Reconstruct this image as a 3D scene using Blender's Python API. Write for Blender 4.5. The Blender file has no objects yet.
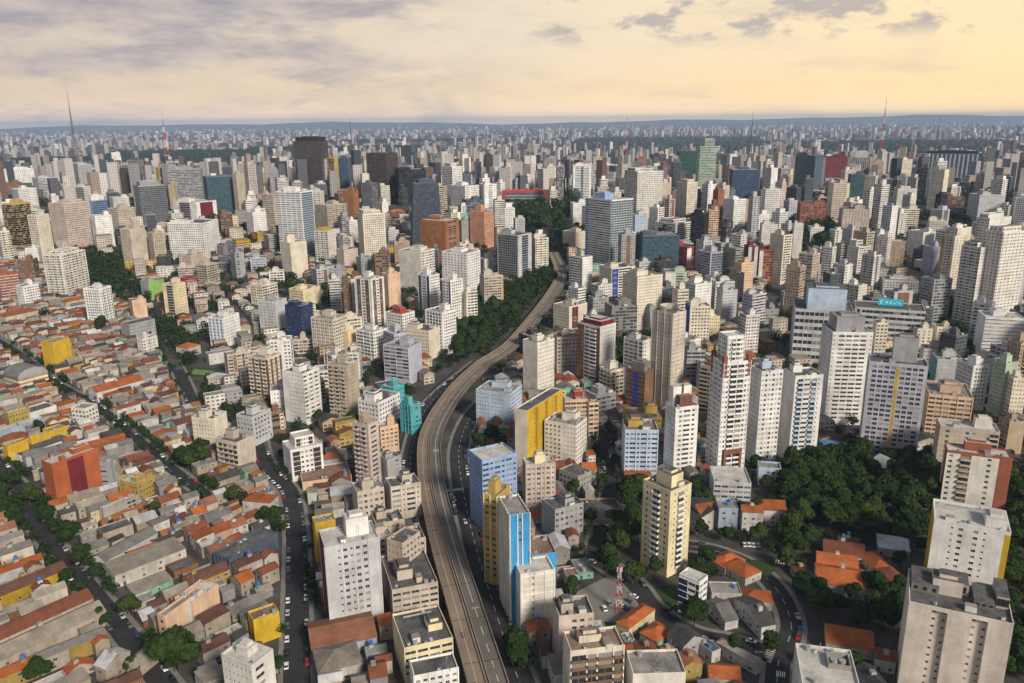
import bpy, math, random
import numpy as np
from mathutils import Vector, Matrix

rnd = random.Random(7)
scene = bpy.context.scene
COL = scene.collection
rad = math.radians

# ------------------------------------------------------------------ camera
IW, IH, FPX = 1024, 683, 797.0
PITCH = math.atan(0.2773); ROLL = rad(0.55)
CAM = Vector((0, 0, 200.0))
f0 = Vector((0, math.cos(PITCH), -math.sin(PITCH)))
u0 = Vector((0, math.sin(PITCH), math.cos(PITCH)))
r0 = Vector((1, 0, 0))
CR = math.cos(ROLL) * r0 - math.sin(ROLL) * u0
CU = math.cos(ROLL) * u0 + math.sin(ROLL) * r0
cd = bpy.data.cameras.new('camera'); cam = bpy.data.objects.new('camera', cd); COL.objects.link(cam)
cd.sensor_width = 36; cd.lens = FPX / IW * 36; cd.clip_start = 1; cd.clip_end = 60000
M = Matrix((CR, CU, -f0)).transposed().to_4x4(); M.translation = CAM
cam.matrix_world = M
scene.camera = cam

# ------------------------------------------------------------------ exposure, world, sun
scene.view_settings.view_transform = 'Standard'
scene.view_settings.look = 'None'
scene.view_settings.exposure = EXPOSURE = 0.04
scene.view_settings.gamma = 1.0
scene.render.engine = 'CYCLES'
cy = scene.cycles
cy.use_denoising = True
cy.max_bounces = 5; cy.diffuse_bounces = 2; cy.glossy_bounces = 2; cy.transmission_bounces = 2
cy.volume_bounces = 0; cy.transparent_max_bounces = 4
cy.use_adaptive_sampling = True

SUN_EL, SUN_AZ = 33, 145        # azimuth in degrees clockwise from +Y (the view direction)
sd = bpy.data.lights.new('sun', 'SUN'); so = bpy.data.objects.new('sun', sd); COL.objects.link(so)
sd.energy = 4.3; sd.angle = rad(12); sd.color = (1.0, 0.91, 0.78)
sdir = Vector((math.sin(rad(SUN_AZ)) * math.cos(rad(SUN_EL)), math.cos(rad(SUN_AZ)) * math.cos(rad(SUN_EL)), math.sin(rad(SUN_EL))))
so.rotation_euler = (-sdir).to_track_quat('-Z', 'Y').to_euler()


class NT:
    """small helper round a node tree"""
    def __init__(s, nt): s.nt = nt
    def n(s, t, **kw):
        nd = s.nt.nodes.new(t)
        for k, v in kw.items(): setattr(nd, k, v)
        return nd
    def put(s, sock, v):
        if isinstance(v, bpy.types.NodeSocket): s.nt.links.new(v, sock)
        elif v is not None:
            if sock.type in ('RGBA',) and len(v) == 3: v = (*v, 1)
            sock.default_value = v
    def m(s, op, a, b=None, c=None, clamp=False):
        nd = s.n('ShaderNodeMath', operation=op, use_clamp=clamp)
        for i, v in enumerate((a, b, c)): s.put(nd.inputs[i], v)
        return nd.outputs[0]
    def mix(s, f, a, b, blend='MIX'):
        nd = s.n('ShaderNodeMix', data_type='RGBA', blend_type=blend)
        s.put(nd.inputs[0], f); s.put(nd.inputs[6], a); s.put(nd.inputs[7], b)
        return nd.outputs[2]
    def ramp(s, v, lo, hi, a=0.0, b=1.0, smooth=False):
        nd = s.n('ShaderNodeMapRange', clamp=True, interpolation_type='SMOOTHSTEP' if smooth else 'LINEAR')
        for i, x in enumerate((v, lo, hi, a, b)): s.put(nd.inputs[i], x)
        return nd.outputs[0]
    def noise(s, vec, scale, detail=3, rough=0.55):
        nd = s.n('ShaderNodeTexNoise')
        if vec is not None: s.put(nd.inputs['Vector'], vec)
        nd.inputs['Scale'].default_value = scale; nd.inputs['Detail'].default_value = detail; nd.inputs['Roughness'].default_value = rough
        return nd.outputs[0]
    def scaled(s, vec, sc, loc=(0, 0, 0)):
        nd = s.n('ShaderNodeMapping'); s.put(nd.inputs[0], vec); nd.inputs['Scale'].default_value = sc
        if isinstance(loc, bpy.types.NodeSocket): s.put(nd.inputs['Location'], loc)
        else: nd.inputs['Location'].default_value = loc
        return nd.outputs[0]


SEED1, SEED2 = 5.9, 6.6
def build_world():
    w = bpy.data.worlds.new('World'); scene.world = w; w.use_nodes = True
    nt = w.node_tree; nt.nodes.clear(); t = NT(nt)
    tc = t.n('ShaderNodeTexCoord').outputs['Generated']
    sep = t.n('ShaderNodeSeparateXYZ'); t.put(sep.inputs[0], tc)
    x, y, z = sep.outputs
    az = t.m('ARCTAN2', x, y)                       # 0 straight ahead, + to the right
    el = t.m('ARCSINE', z)
    sky = t.n('ShaderNodeTexSky', sky_type='NISHITA', sun_disc=False)
    sky.sun_elevation = rad(SUN_EL); sky.sun_rotation = rad(SUN_AZ); sky.altitude = 900; sky.dust_density = 3
    skyc = t.mix(1.0, sky.outputs[0], (0.09, 0.09, 0.09), 'MULTIPLY')
    # evening glow of the clear band near the horizon: yellow to one side, peach ahead, pale to the other
    a1 = t.ramp(az, -0.62, 0.1, smooth=False); a2 = t.ramp(az, 0.0, 0.62)
    low = t.mix(a1, (0.78, 0.60, 0.45), (1.02, 0.76, 0.47)); low = t.mix(a2, low, (1.22, 0.86, 0.40))
    hi = t.mix(a1, (0.70, 0.60, 0.50), (0.90, 0.76, 0.58)); hi = t.mix(a2, hi, (1.1, 0.86, 0.50))
    low = t.mix(t.ramp(el, 0.035, -0.005, 0, .55), low, t.mix(a2, t.mix(a1, (1.25, 1.0, 0.80), (1.45, 1.12, 0.78)), (1.5, 1.10, 0.55)))
    glow = t.mix(t.ramp(el, 0.0, 0.10, smooth=True), low, hi)
    # thin veil of high cloud
    p = t.n('ShaderNodeCombineXYZ'); t.put(p.inputs[0], t.m('MULTIPLY', az, 3.2)); t.put(p.inputs[1], t.m('MULTIPLY', el, 17.0))
    veil = t.noise(p.outputs[0], 1.6, 6, 0.6)
    glow = t.mix(t.ramp(veil, 0.44, 0.72, 0.0, 0.50, True), glow, t.mix(a1, (0.42, 0.40, 0.42), (0.72, 0.60, 0.46)))
    # grey cumulus: a broad bank to one side, small ones to the other
    wv = t.n('ShaderNodeCombineXYZ'); t.put(wv.inputs[0], t.m('MULTIPLY', az, 6.0)); t.put(wv.inputs[1], t.m('MULTIPLY', el, 19.0)); wv.inputs[2].default_value = SEED1
    cl = t.noise(wv.outputs[0], 0.95, 8, 0.56)
    bank = t.m('MULTIPLY', t.ramp(el, 0.045, 0.125, smooth=True), t.ramp(az, -0.02, -0.42, smooth=True))
    thr = t.m('ADD', cl, t.m('MULTIPLY', bank, 0.17))
    c1 = t.m('MULTIPLY', t.ramp(thr, 0.46, 0.63, 0, 0.80, True), t.ramp(az, 0.02, -0.16, smooth=True))
    shade = t.noise(t.scaled(wv.outputs[0], (1.4, 1.8, 1), (0.3, 0.35, 0)), 1.4, 6, 0.6)
    ccol = t.mix(t.ramp(shade, 0.36, 0.66), (0.30, 0.30, 0.37), (0.62, 0.53, 0.48))
    glow = t.mix(c1, glow, ccol)
    w2 = t.n('ShaderNodeCombineXYZ'); t.put(w2.inputs[0], t.m('MULTIPLY', az, 18.0)); t.put(w2.inputs[1], t.m('ADD', t.m('MULTIPLY', el, 38.0), 1.0)); w2.inputs[2].default_value = SEED2
    c2n = t.noise(w2.outputs[0], 0.8, 7, 0.55)
    band = t.m('MULTIPLY', t.m('MULTIPLY', t.ramp(el, 0.075, 0.10, smooth=True), t.ramp(el, 0.145, 0.125, smooth=True)), t.ramp(az, -0.02, 0.08, smooth=True))
    c2 = t.m('MULTIPLY', t.ramp(c2n, 0.525, 0.63, 0, 0.8, True), band)
    glow = t.mix(c2, glow, (0.44, 0.41, 0.42))
    # overcast dome above
    dome = t.mix(t.ramp(t.noise(tc, 3.0, 4), 0.3, 0.7), (0.17, 0.21, 0.31), (0.30, 0.34, 0.42))
    dome = t.mix(0.25, dome, skyc)
    full = t.mix(t.ramp(el, 0.17, 0.42, smooth=True), glow, dome)
    # the far side of the sky (behind) is as pale as the dome
    full = t.mix(t.ramp(y, 0.25, -0.25, smooth=True), full, t.mix(0.5, dome, (0.40, 0.38, 0.36)))
    bg = t.n('ShaderNodeBackground'); t.put(bg.inputs[0], full); bg.inputs[1].default_value = 1.0
    out = t.n('ShaderNodeOutputWorld'); nt.links.new(bg.outputs[0], out.inputs[0])
build_world()

# ------------------------------------------------------------------ terrain and pixel calibration
def sstep(a, b, v):
    t = min(1.0, max(0.0, (v - a) / (b - a))); return t * t * (3 - 2 * t)
def g(Y):
    return 52 * sstep(720, 1450, Y) - 52 * sstep(1700, 3200, Y)
def ray(px, py):
    return f0 + CR * ((px - 512) / FPX) + CU * ((341.5 - py) / FPX)
def proj(P):
    v = Vector(P) - CAM; d = v.dot(f0)
    return 512 + FPX * v.dot(CR) / d, 341.5 - FPX * v.dot(CU) / d
def ground(px, py, dz=0.0):
    D = ray(px, py); t = 120.0
    while t < 9000:
        P = CAM + D * t
        if P.z <= g(P.y) + dz: break
        t += 8 if t < 1500 else 25
    lo, hi = t - 25, t
    for _ in range(14):
        mid = (lo + hi) / 2; P = CAM + D * mid
        if P.z <= g(P.y) + dz: hi = mid
        else: lo = mid
    P = CAM + D * hi
    return Vector((P.x, P.y, g(P.y)))

CROP = dict(a=(0, 60, 3.4154), b=(250, 80, 3.4154), c=(500, 80, 3.4154), d=(760, 80, 3.4167), e=(0, 230, 3.4154), f=(250, 230, 3.4154),
            g=(500, 230, 3.4154), h=(760, 230, 3.4167), i=(0, 380, 4.555), j=(0, 530, 4.465), k=(200, 380, 4.555), l=(200, 530, 4.465),
            m=(400, 380, 4.555), n=(400, 530, 4.465), o=(600, 380, 4.555), p=(600, 530, 4.465), q=(800, 380, 4.554), r=(800, 530, 4.464),
            Z=(0, 0, 1.0))
def cxy(c, x, y):
    a, b, s = CROP[c]; return a + x / s, b + y / s

def along(P, d, xk):
    v = Vector(P) - CAM; k = (xk - 512) / FPX
    a0, a1, b0, b1 = v.dot(CR), d.dot(CR), v.dot(f0), d.dot(f0)
    den = a1 - k * b1
    return (k * b0 - a0) / den if abs(den) > 1e-6 else -1

def solve(xl, xm, xr, yt, yb, yaw):
    """footprint and height of a box whose near roof corner, near foot and two roof ends were measured"""
    px = xm
    for _ in range(5):
        C = ground(px, yb); k = (341.5 - yt) / FPX
        v = Vector((C.x, C.y, 0)) - CAM
        z = (k * v.dot(f0) - v.dot(CU)) / (CU.z - k * f0.z)
        px += xm - proj((C.x, C.y, z))[0]
    T = Vector((C.x, C.y, z))
    ex = Vector((math.cos(rad(yaw)), math.sin(rad(yaw)), 0)); ey = Vector((-ex.y, ex.x, 0))
    w = along(T, ex, xr) if xr - xm > 2.0 else -1
    d = along(T, ey, xl) if xm - xl > 2.0 else -1
    wo, do = 2 < w < 160, 2 < d < 160
    if not wo and not do: w = d = 12
    elif not wo: w = min(24, max(7, 0.75 * d))
    elif not do: d = min(24, max(7, 0.75 * w))
    return C, w, d, max(3.0, z - C.z)

# occupancy raster, 1.5 m cells
OC, OX0, OY0, ONX, ONY = 1.5, -900, 180, 1200, 1200
occ = np.zeros((ONX, ONY), dtype=np.uint8)
def cells(cx, cy_, yaw, w, d, step=0.75):
    c, s = math.cos(rad(yaw)), math.sin(rad(yaw))
    nu, nv = max(2, int(w / step)), max(2, int(d / step))
    U, V = np.meshgrid(np.linspace(-w / 2, w / 2, nu), np.linspace(-d / 2, d / 2, nv))
    X = cx + U * c - V * s; Y = cy_ + U * s + V * c
    I = ((X - OX0) / OC).astype(int).ravel(); J = ((Y - OY0) / OC).astype(int).ravel()
    ok = (I >= 0) & (I < ONX) & (J >= 0) & (J < ONY)
    return I[ok], J[ok]
def stamp(cx, cy_, yaw, w, d, val=1):
    I, J = cells(cx, cy_, yaw, w, d); occ[I, J] = val
def busy(cx, cy_, yaw, w, d):
    I, J = cells(cx, cy_, yaw, w, d, 1.5)
    return 1.0 if len(I) == 0 else float((occ[I, J] > 0).mean())
def stamp_line(pts, width, val=2):
    for a, b in zip(pts[:-1], pts[1:]):
        L = math.hypot(b[0] - a[0], b[1] - a[1]); n = max(1, int(L / 1.2))
        for i in range(n + 1):
            t = i / n; stamp(a[0] + (b[0] - a[0]) * t, a[1] + (b[1] - a[1]) * t, math.degrees(math.atan2(b[1] - a[1], b[0] - a[0])), 2.5, width, val)

# ------------------------------------------------------------------ meshes and objects
class MB:
    def __init__(s): s.v = []; s.f = []; s.mi = []; s.uv = []; s.mats = []
    def mat(s, m):
        if m not in s.mats: s.mats.append(m)
        return s.mats.index(m)
    def poly(s, pts, m, uv=None):
        b = len(s.v); s.v.extend(tuple(p) for p in pts); s.f.append(tuple(range(b, b + len(pts)))); s.mi.append(s.mat(m))
        s.uv.append(uv or [(0, 0)] * len(pts))
    def box(s, x0, x1, y0, y1, z0, z1, m, top=None, bottom=False):
        q = s.poly
        q([(x0, y0, z0), (x1, y0, z0), (x1, y0, z1), (x0, y0, z1)], m); q([(x1, y1, z0), (x0, y1, z0), (x0, y1, z1), (x1, y1, z1)], m)
        q([(x0, y1, z0), (x0, y0, z0), (x0, y0, z1), (x0, y1, z1)], m); q([(x1, y0, z0), (x1, y1, z0), (x1, y1, z1), (x1, y0, z1)], m)
        q([(x0, y0, z1), (x1, y0, z1), (x1, y1, z1), (x0, y1, z1)], top or m)
        if bottom: q([(x0, y1, z0), (x1, y1, z0), (x1, y0, z0), (x0, y0, z0)], m)
    def cyl(s, x, y, z0, z1, r, m, n=10, r2=None, cap=True):
        r2 = r if r2 is None else r2
        A = [(x + r * math.cos(2 * math.pi * i / n), y + r * math.sin(2 * math.pi * i / n), z0) for i in range(n)]
        B = [(x + r2 * math.cos(2 * math.pi * i / n), y + r2 * math.sin(2 * math.pi * i / n), z1) for i in range(n)]
        for i in range(n): s.poly([A[i], A[(i + 1) % n], B[(i + 1) % n], B[i]], m)
        if cap: s.poly(B, m)
    def bar(s, a, b, r, m):
        a, b = Vector(a), Vector(b); d = (b - a).normalized()
        p = d.orthogonal().normalized(); q = d.cross(p)
        A = [a + (p * math.cos(t) + q * math.sin(t)) * r for t in (0.785, 2.356, 3.927, 5.498)]
        B = [x + (b - a) for x in A]
        for i in range(4): s.poly([A[i], A[(i + 1) % 4], B[(i + 1) % 4], B[i]], m)
        s.poly(B, m)
    def mesh(s, name):
        me = bpy.data.meshes.new(name); me.from_pydata(s.v, [], s.f)
        for m in s.mats: me.materials.append(m)
        me.polygons.foreach_set('material_index', s.mi)
        ul = me.uv_layers.new(name='UVMap')
        ul.data.foreach_set('uv', [c for f in s.uv for p in f for c in p])
        me.update(); return me
    def build(s, name, parent=None, loc=(0, 0, 0), rz=0):
        return obj(name, s.mesh(name), parent, loc, rz)

def obj(name, me, parent=None, loc=(0, 0, 0), rz=0, sc=None):
    o = bpy.data.objects.new(name, me); COL.objects.link(o)
    if parent is not None: o.parent = parent
    o.location = loc
    if rz: o.rotation_euler = (0, 0, rz)
    if sc: o.scale = sc
    return o
def tag(o, label=None, cat=None, group=None, kind=None):
    if label: o['label'] = label
    if cat: o['category'] = cat
    if group: o['group'] = group
    if kind: o['kind'] = kind
    return o
def empty(name, loc, yaw=0):
    o = bpy.data.objects.new(name, None); COL.objects.link(o); o.location = loc; o.rotation_euler = (0, 0, rad(yaw)); o.empty_display_size = 1
    return o

# ------------------------------------------------------------------ colours and materials
C = dict(white=(.82, .80, .77), offwhite=(.72, .69, .64), cream=(.74, .67, .54), lcream=(.76, .72, .64), beige=(.58, .49, .40), tan=(.45, .34, .23),
         grey=(.36, .36, .37), lgrey=(.54, .54, .55), mgrey=(.44, .44, .45), dgrey=(.16, .165, .18), pink=(.60, .49, .43), peach=(.72, .50, .34), yellow=(.62, .40, .03), ochre=(.52, .36, .10),
         lyellow=(.80, .69, .44), mustard=(.42, .30, .08), brown=(.22, .12, .07), dbrown=(.06, .045, .04), brick=(.34, .11, .06), red=(.42, .05, .04), maroon=(.18, .02, .03), salmon=(.62, .30, .18), orange=(.42, .115, .045),
         obrown=(.34, .14, .055), navy=(.015, .035, .12), blue=(.05, .33, .68), rblue=(.03, .07, .40), lblue=(.50, .60, .74), sblue=(.30, .42, .66), teal=(.08, .42, .45), green=(.25, .45, .12), pgreen=(.44, .52, .40), mint=(.30, .62, .42),
         black=(.02, .02, .022), lilac=(.48, .47, .55), concrete=(.36, .34, .31), dconc=(.22, .21, .20), olive=(.33, .33, .24), sand=(.50, .43, .33), warm=(.62, .55, .46), slate=(.09, .11, .16), dgreen=(.03, .08, .06), lgreen=(.45, .60, .38))
ROOFC = dict(terra=(.34, .095, .026), oldterra=(.20, .066, .033), dterra=(.115, .052, .038), fibro=(.165, .158, .148), dark=(.060, .058, .058), metal=(.42, .42, .43), pale=(.27, .235, .19), wht=(.56, .55, .52), rust=(.28, .12, .07), blue=(.10, .2, .4))
_mc = {}
def newmat(name):
    m = bpy.data.materials.new(name); m.use_nodes = True; m.node_tree.nodes.clear(); return m, NT(m.node_tree)
def finish(t, base, rough, spec=0.3, normal=None, metal=0.0):
    b = t.n('ShaderNodeBsdfPrincipled'); t.put(b.inputs['Base Color'], base); t.put(b.inputs['Roughness'], rough)
    b.inputs['Specular IOR Level'].default_value = spec; b.inputs['Metallic'].default_value = metal
    if normal is not None: t.put(b.inputs['Normal'], normal)
    o = t.n('ShaderNodeOutputMaterial'); t.nt.links.new(b.outputs[0], o.inputs[0])
def rc(c): return C[c] if isinstance(c, str) else c
def weathered(t, col, amt=1.0):
    """paint with blotches, soot streaks and rain marks of its own"""
    oc = t.n('ShaderNodeTexCoord').outputs['Object']
    oi = t.n('ShaderNodeObjectInfo')
    off = t.n('ShaderNodeCombineXYZ'); r_ = t.m('MULTIPLY', oi.outputs['Random'], 60.0); t.put(off.inputs[0], r_); t.put(off.inputs[1], r_)
    v = t.scaled(oc, (1, 1, 1), off.outputs[0])
    n1 = t.noise(v, 0.09, 5, 0.6)
    n2 = t.noise(t.scaled(v, (1.0, 1.0, 0.12)), 0.55, 4, 0.6)
    n3 = t.noise(v, 1.6, 3, 0.6)
    f = t.m('MULTIPLY', t.ramp(n1, 0.3, 0.7, 1 - .32 * amt, 1.08), t.ramp(n2, 0.40, 0.80, 1.03, 1 - .20 * amt))
    f = t.m('MULTIPLY', f, t.ramp(n3, 0.3, 0.7, 1 - .10 * amt, 1.05))
    gr = t.n('ShaderNodeCombineXYZ')
    for i, k in enumerate((1.0, 0.985, 0.96)): t.put(gr.inputs[i], t.m('POWER', f, 1 / k))
    return t.mix(1.0, col, gr.outputs[0], 'MULTIPLY')
def paint(col, amt=1.0, rough=0.85):
    k = ('p', col, amt, rough)
    if k not in _mc:
        m, t = newmat('painted_wall'); finish(t, weathered(t, rc(col), amt), rough); _mc[k] = m
    return _mc[k]
GLASS = dict(n=(.030, .038, .048), b=(.022, .055, .11), t=(.024, .07, .085), g=(.02, .07, .05), k=(.010, .011, .014), w=(.05, .032, .025), l=(.10, .15, .20))
# u0,u1,v0,v1 of the pane inside its cell
KIND = dict(q=(.10, .90, .22, .84), w=(.20, .80, .30, .76), n=(.30, .70, .42, .72), W=(.06, .94, .30, .78), s=(-.01, 1.01, .36, .84), b=(.07, .93, .38, .93), B=(.03, .97, .38, .93), g=(.05, .95, .10, .94), a=(.20, .80, .30, .76), r=(-.01, 1.01, .10, .93))
def facade(kind, col, glass='n'):
    """one bay of a facade: a pane in every floor cell of the UV grid, each with its own curtain"""
    key = ('f', kind, col, glass)
    if key in _mc: return _mc[key]
    m, t = newmat('facade_' + {'q': 'large_window', 'w': 'window', 'n': 'small_window', 'W': 'wide_window', 's': 'ribbon', 'b': 'loggia', 'B': 'wide_loggia', 'g': 'curtain_glass', 'a': 'accent', 'r': 'tall_ribbon'}[kind])
    uv = t.n('ShaderNodeUVMap'); sp = t.n('ShaderNodeSeparateXYZ'); t.put(sp.inputs[0], uv.outputs[0])
    u, v = sp.outputs[0], sp.outputs[1]
    fu, fv = t.m('FRACT', u), t.m('FRACT', v)
    oi = t.n('ShaderNodeObjectInfo')
    ce = t.n('ShaderNodeCombineXYZ'); t.put(ce.inputs[0], t.m('FLOOR', u)); t.put(ce.inputs[1], t.m('FLOOR', v)); t.put(ce.inputs[2], t.m('MULTIPLY', oi.outputs['Random'], 77.0))
    wn = t.n('ShaderNodeTexWhiteNoise', noise_dimensions='3D'); t.put(wn.inputs[0], ce.outputs[0])
    a, b, c, d = KIND[kind]
    inside = t.m('MULTIPLY', t.m('COMPARE', fu, (a + b) / 2, (b - a) / 2), t.m('COMPARE', fv, (c + d) / 2, (d - c) / 2))
    gcol = GLASS[glass]
    cur = t.ramp(wn.outputs[0], 0.66, 0.70, 0, 0.55) if kind != 'g' else t.ramp(wn.outputs[0], 0.2, 1.0, 0, 0.22)
    pane = t.mix(cur, gcol, (.38, .36, .32) if kind != 'g' else (.20, .24, .27))
    if kind in 'wWasq':
        mul = t.m('COMPARE', fu, 0.5, 0.025); pane = t.mix(t.m('MULTIPLY', mul, 0.8), pane, (.5, .5, .5))
    wall = weathered(t, rc(col), 0.9)
    if kind in 'bB':      # railing slab edges
        wall = t.mix(t.m('COMPARE', fv, 0.0, 0.05), wall, tuple(min(.85, x * 1.18) for x in rc(col)))
    base = t.mix(inside, wall, pane)
    rough = t.ramp(inside, 0, 1, 0.85, 0.10)
    finish(t, base, rough, 0.5)
    _mc[key] = m
    return m

def roofmat(c):
    k = ('r', c)
    if k in _mc: return _mc[k]
    m, t = newmat('roof_' + c)
    oc = t.n('ShaderNodeTexCoord').outputs['Object']; oi = t.n('ShaderNodeObjectInfo')
    off = t.n('ShaderNodeCombineXYZ'); r_ = t.m('MULTIPLY', oi.outputs['Random'], 90.0); t.put(off.inputs[0], r_); t.put(off.inputs[1], r_)
    v = t.scaled(oc, (1, 1, 1), off.outputs[0])
    n1 = t.noise(v, 0.18, 5, 0.65); n2 = t.noise(v, 1.3, 4, 0.7)
    wv = t.n('ShaderNodeTexWave', wave_type='BANDS', bands_direction='X'); t.put(wv.inputs[0], oc); wv.inputs['Scale'].default_value = 0.9; wv.inputs['Distortion'].default_value = 0.6
    col = ROOFC[c]
    f = t.m('MULTIPLY', t.ramp(n1, 0.28, 0.72, 0.62, 1.22), t.ramp(n2, 0.3, 0.7, 0.78, 1.18))
    f = t.m('MULTIPLY', f, t.ramp(wv.outputs[1], 0, 1, 0.88, 1.05))
    f = t.m('MULTIPLY', f, t.ramp(oi.outputs['Random'], 0, 1, 0.78, 1.2))
    gr = t.n('ShaderNodeCombineXYZ')
    for i in range(3): t.put(gr.inputs[i], f)
    base = t.mix(1.0, col, gr.outputs[0], 'MULTIPLY')
    if c in ('terra', 'oldterra', 'dterra'):
        base = t.mix(t.ramp(t.noise(v, 0.7, 4, 0.7), 0.58, 0.72, 0, 0.55), base, (.10, .075, .06))
    finish(t, base, 0.45 if c == 'metal' else 0.85, 0.3)
    _mc[k] = m; return m

def slabmat(tone='mid'):
    k = ('slab', tone)
    if k in _mc: return _mc[k]
    m, t = newmat('flat_roof_' + tone)
    oc = t.n('ShaderNodeTexCoord').outputs['Object']; oi = t.n('ShaderNodeObjectInfo')
    off = t.n('ShaderNodeCombineXYZ'); r_ = t.m('MULTIPLY', oi.outputs['Random'], 90.0); t.put(off.inputs[0], r_); t.put(off.inputs[1], r_)
    v = t.scaled(oc, (1, 1, 1), off.outputs[0])
    n1 = t.noise(v, 0.14, 5, 0.65); n2 = t.noise(v, 0.8, 5, 0.7)
    a, b = {'mid': ((.10, .097, .092), (.34, .32, .29)), 'light': ((.30, .28, .25), (.58, .56, .52)), 'dark': ((.04, .04, .04), (.15, .145, .14)), 'rust': ((.10, .07, .055), (.30, .2, .15))}[tone]
    base = t.mix(t.ramp(t.m('ADD', n1, t.m('MULTIPLY', n2, 0.6)), 0.55, 1.05), a, b)
    finish(t, base, 0.9, 0.2); _mc[k] = m; return m

def flat(name, col, rough=0.7, spec=0.3, metal=0.0):
    k = ('flat', name, col)
    if k not in _mc:
        m, t = newmat(name); oc = t.n('ShaderNodeTexCoord').outputs['Object']
        n1 = t.noise(oc, 0.8, 4, 0.6); gr = t.n('ShaderNodeCombineXYZ'); f = t.ramp(n1, 0.3, 0.7, 0.85, 1.12)
        for i in range(3): t.put(gr.inputs[i], f)
        finish(t, t.mix(1.0, rc(col), gr.outputs[0], 'MULTIPLY'), rough, spec, None, metal); _mc[k] = m
    return _mc[k]
def pane_mat():
    k = 'pane'
    if k not in _mc:
        m, t = newmat('window_glass'); oi = t.n('ShaderNodeObjectInfo')
        r_ = oi.outputs['Random']
        base = t.mix(t.ramp(r_, 0.70, 0.72, 0, 0.6), (.030, .036, .045), (.42, .40, .35))
        base = t.mix(t.ramp(r_, 0.30, 0.0, 0, 0.5), base, (.06, .09, .11))
        finish(t, base, 0.12, 0.5); _mc[k] = m
    return _mc[k]
def ground_mat(name, c0, c1, sc=0.05, rough=0.9):
    m, t = newmat(name); oc = t.n('ShaderNodeTexCoord').outputs['Object']
    n1 = t.noise(oc, sc, 6, 0.65); n2 = t.noise(oc, sc * 14, 4, 0.65)
    base = t.mix(t.ramp(t.m('ADD', n1, t.m('MULTIPLY', n2, 0.5)), 0.5, 1.0), c0, c1)
    finish(t, base, rough, 0.2); return m
# ------------------------------------------------------------------ curves through measured points
def spline(P, step):
    out = []
    P = [P[0] + (P[0] - P[1])] + list(P) + [P[-1] + (P[-1] - P[-2])]
    for i in range(1, len(P) - 2):
        a, b, c, d = P[i - 1:i + 3]; n = max(2, int((c - b).length / step))
        for k in range(n):
            t = k / n
            out.append(0.5 * ((2 * b) + (c - a) * t + (2 * a - 5 * b + 4 * c - d) * t * t + (3 * b - a - 3 * c + d) * t ** 3))
    out.append(P[-2]); return out
def offsets(pts, off):
    r = []
    for i, p in enumerate(pts):
        d = pts[min(i + 1, len(pts) - 1)] - pts[max(i - 1, 0)]; d.z = 0; d.normalize()
        r.append(p + Vector((d.y, -d.x, 0)) * off)
    return r
def strip(mb, A, B, m, za=0.0, zb=None):
    zb = za if zb is None else zb
    for i in range(len(A) - 1):
        mb.poly([A[i] + Vector((0, 0, za)), B[i] + Vector((0, 0, zb)), B[i + 1] + Vector((0, 0, zb)), A[i + 1] + Vector((0, 0, za))], m)

# ------------------------------------------------------------------ ground and far hills
gm = ground_mat('ground', (.030, .030, .027), (.105, .096, .084), 0.05)
def build_ground():
    mb = MB(); ys = list(range(-400, 3400, 25)) + list(range(3400, 29801, 660))
    m = gm
    for a, b in zip(ys[:-1], ys[1:]):
        xa = 1500 + max(0, a) * 1.0
        n = 6
        for i in range(n):
            x0, x1 = -xa + 2 * xa * i / n, -xa + 2 * xa * (i + 1) / n
            mb.poly([(x0, a, g(a)), (x1, a, g(a)), (x1, b, g(b)), (x0, b, g(b))], m)
    # stitch the widening rows to a plain wide sheet below
    me = mb.mesh('ground')
    tag(obj('ground', me), kind='structure')
build_ground()
def build_hills():
    m = ground_mat('far_hills', (.05, .07, .05), (.10, .11, .08), 0.0006)
    r = random.Random(5)
    for name, Y, D, amp, base in (('hills', 25500, 2600, 80, 150), ('hills', 20500, 1500, 75, 25)):
        mb = MB(); n = 160; ph = [r.uniform(0, 6.3) for _ in range(6)]
        rows = []
        for j, (dy, fz) in enumerate(((-D, 0), (-.5 * D, .55), (0, 1), (.6 * D, .6), (1.4 * D, 0))):
            row = []
            for i in range(n + 1):
                x = -22000 + 44000 * i / n
                z = base + amp * (.5 * math.sin(x / 3100 + ph[0]) + .3 * math.sin(x / 1400 + ph[1]) + .18 * math.sin(x / 600 + ph[2]) + .08 * math.sin(x / 240 + ph[3]))
                if Y > 20000: z += 30 * sstep(-2000, 9000, x)
                row.append((x, Y + dy + 500 * math.sin(x / 2700 + ph[4]), max(-3.0, z * fz) if fz else -4))
            rows.append(row)
        for A, B in zip(rows[:-1], rows[1:]):
            for i in range(n): mb.poly([A[i], A[i + 1], B[i + 1], B[i]], m)
        tag(mb.build(name), kind='structure')
build_hills()

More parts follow.
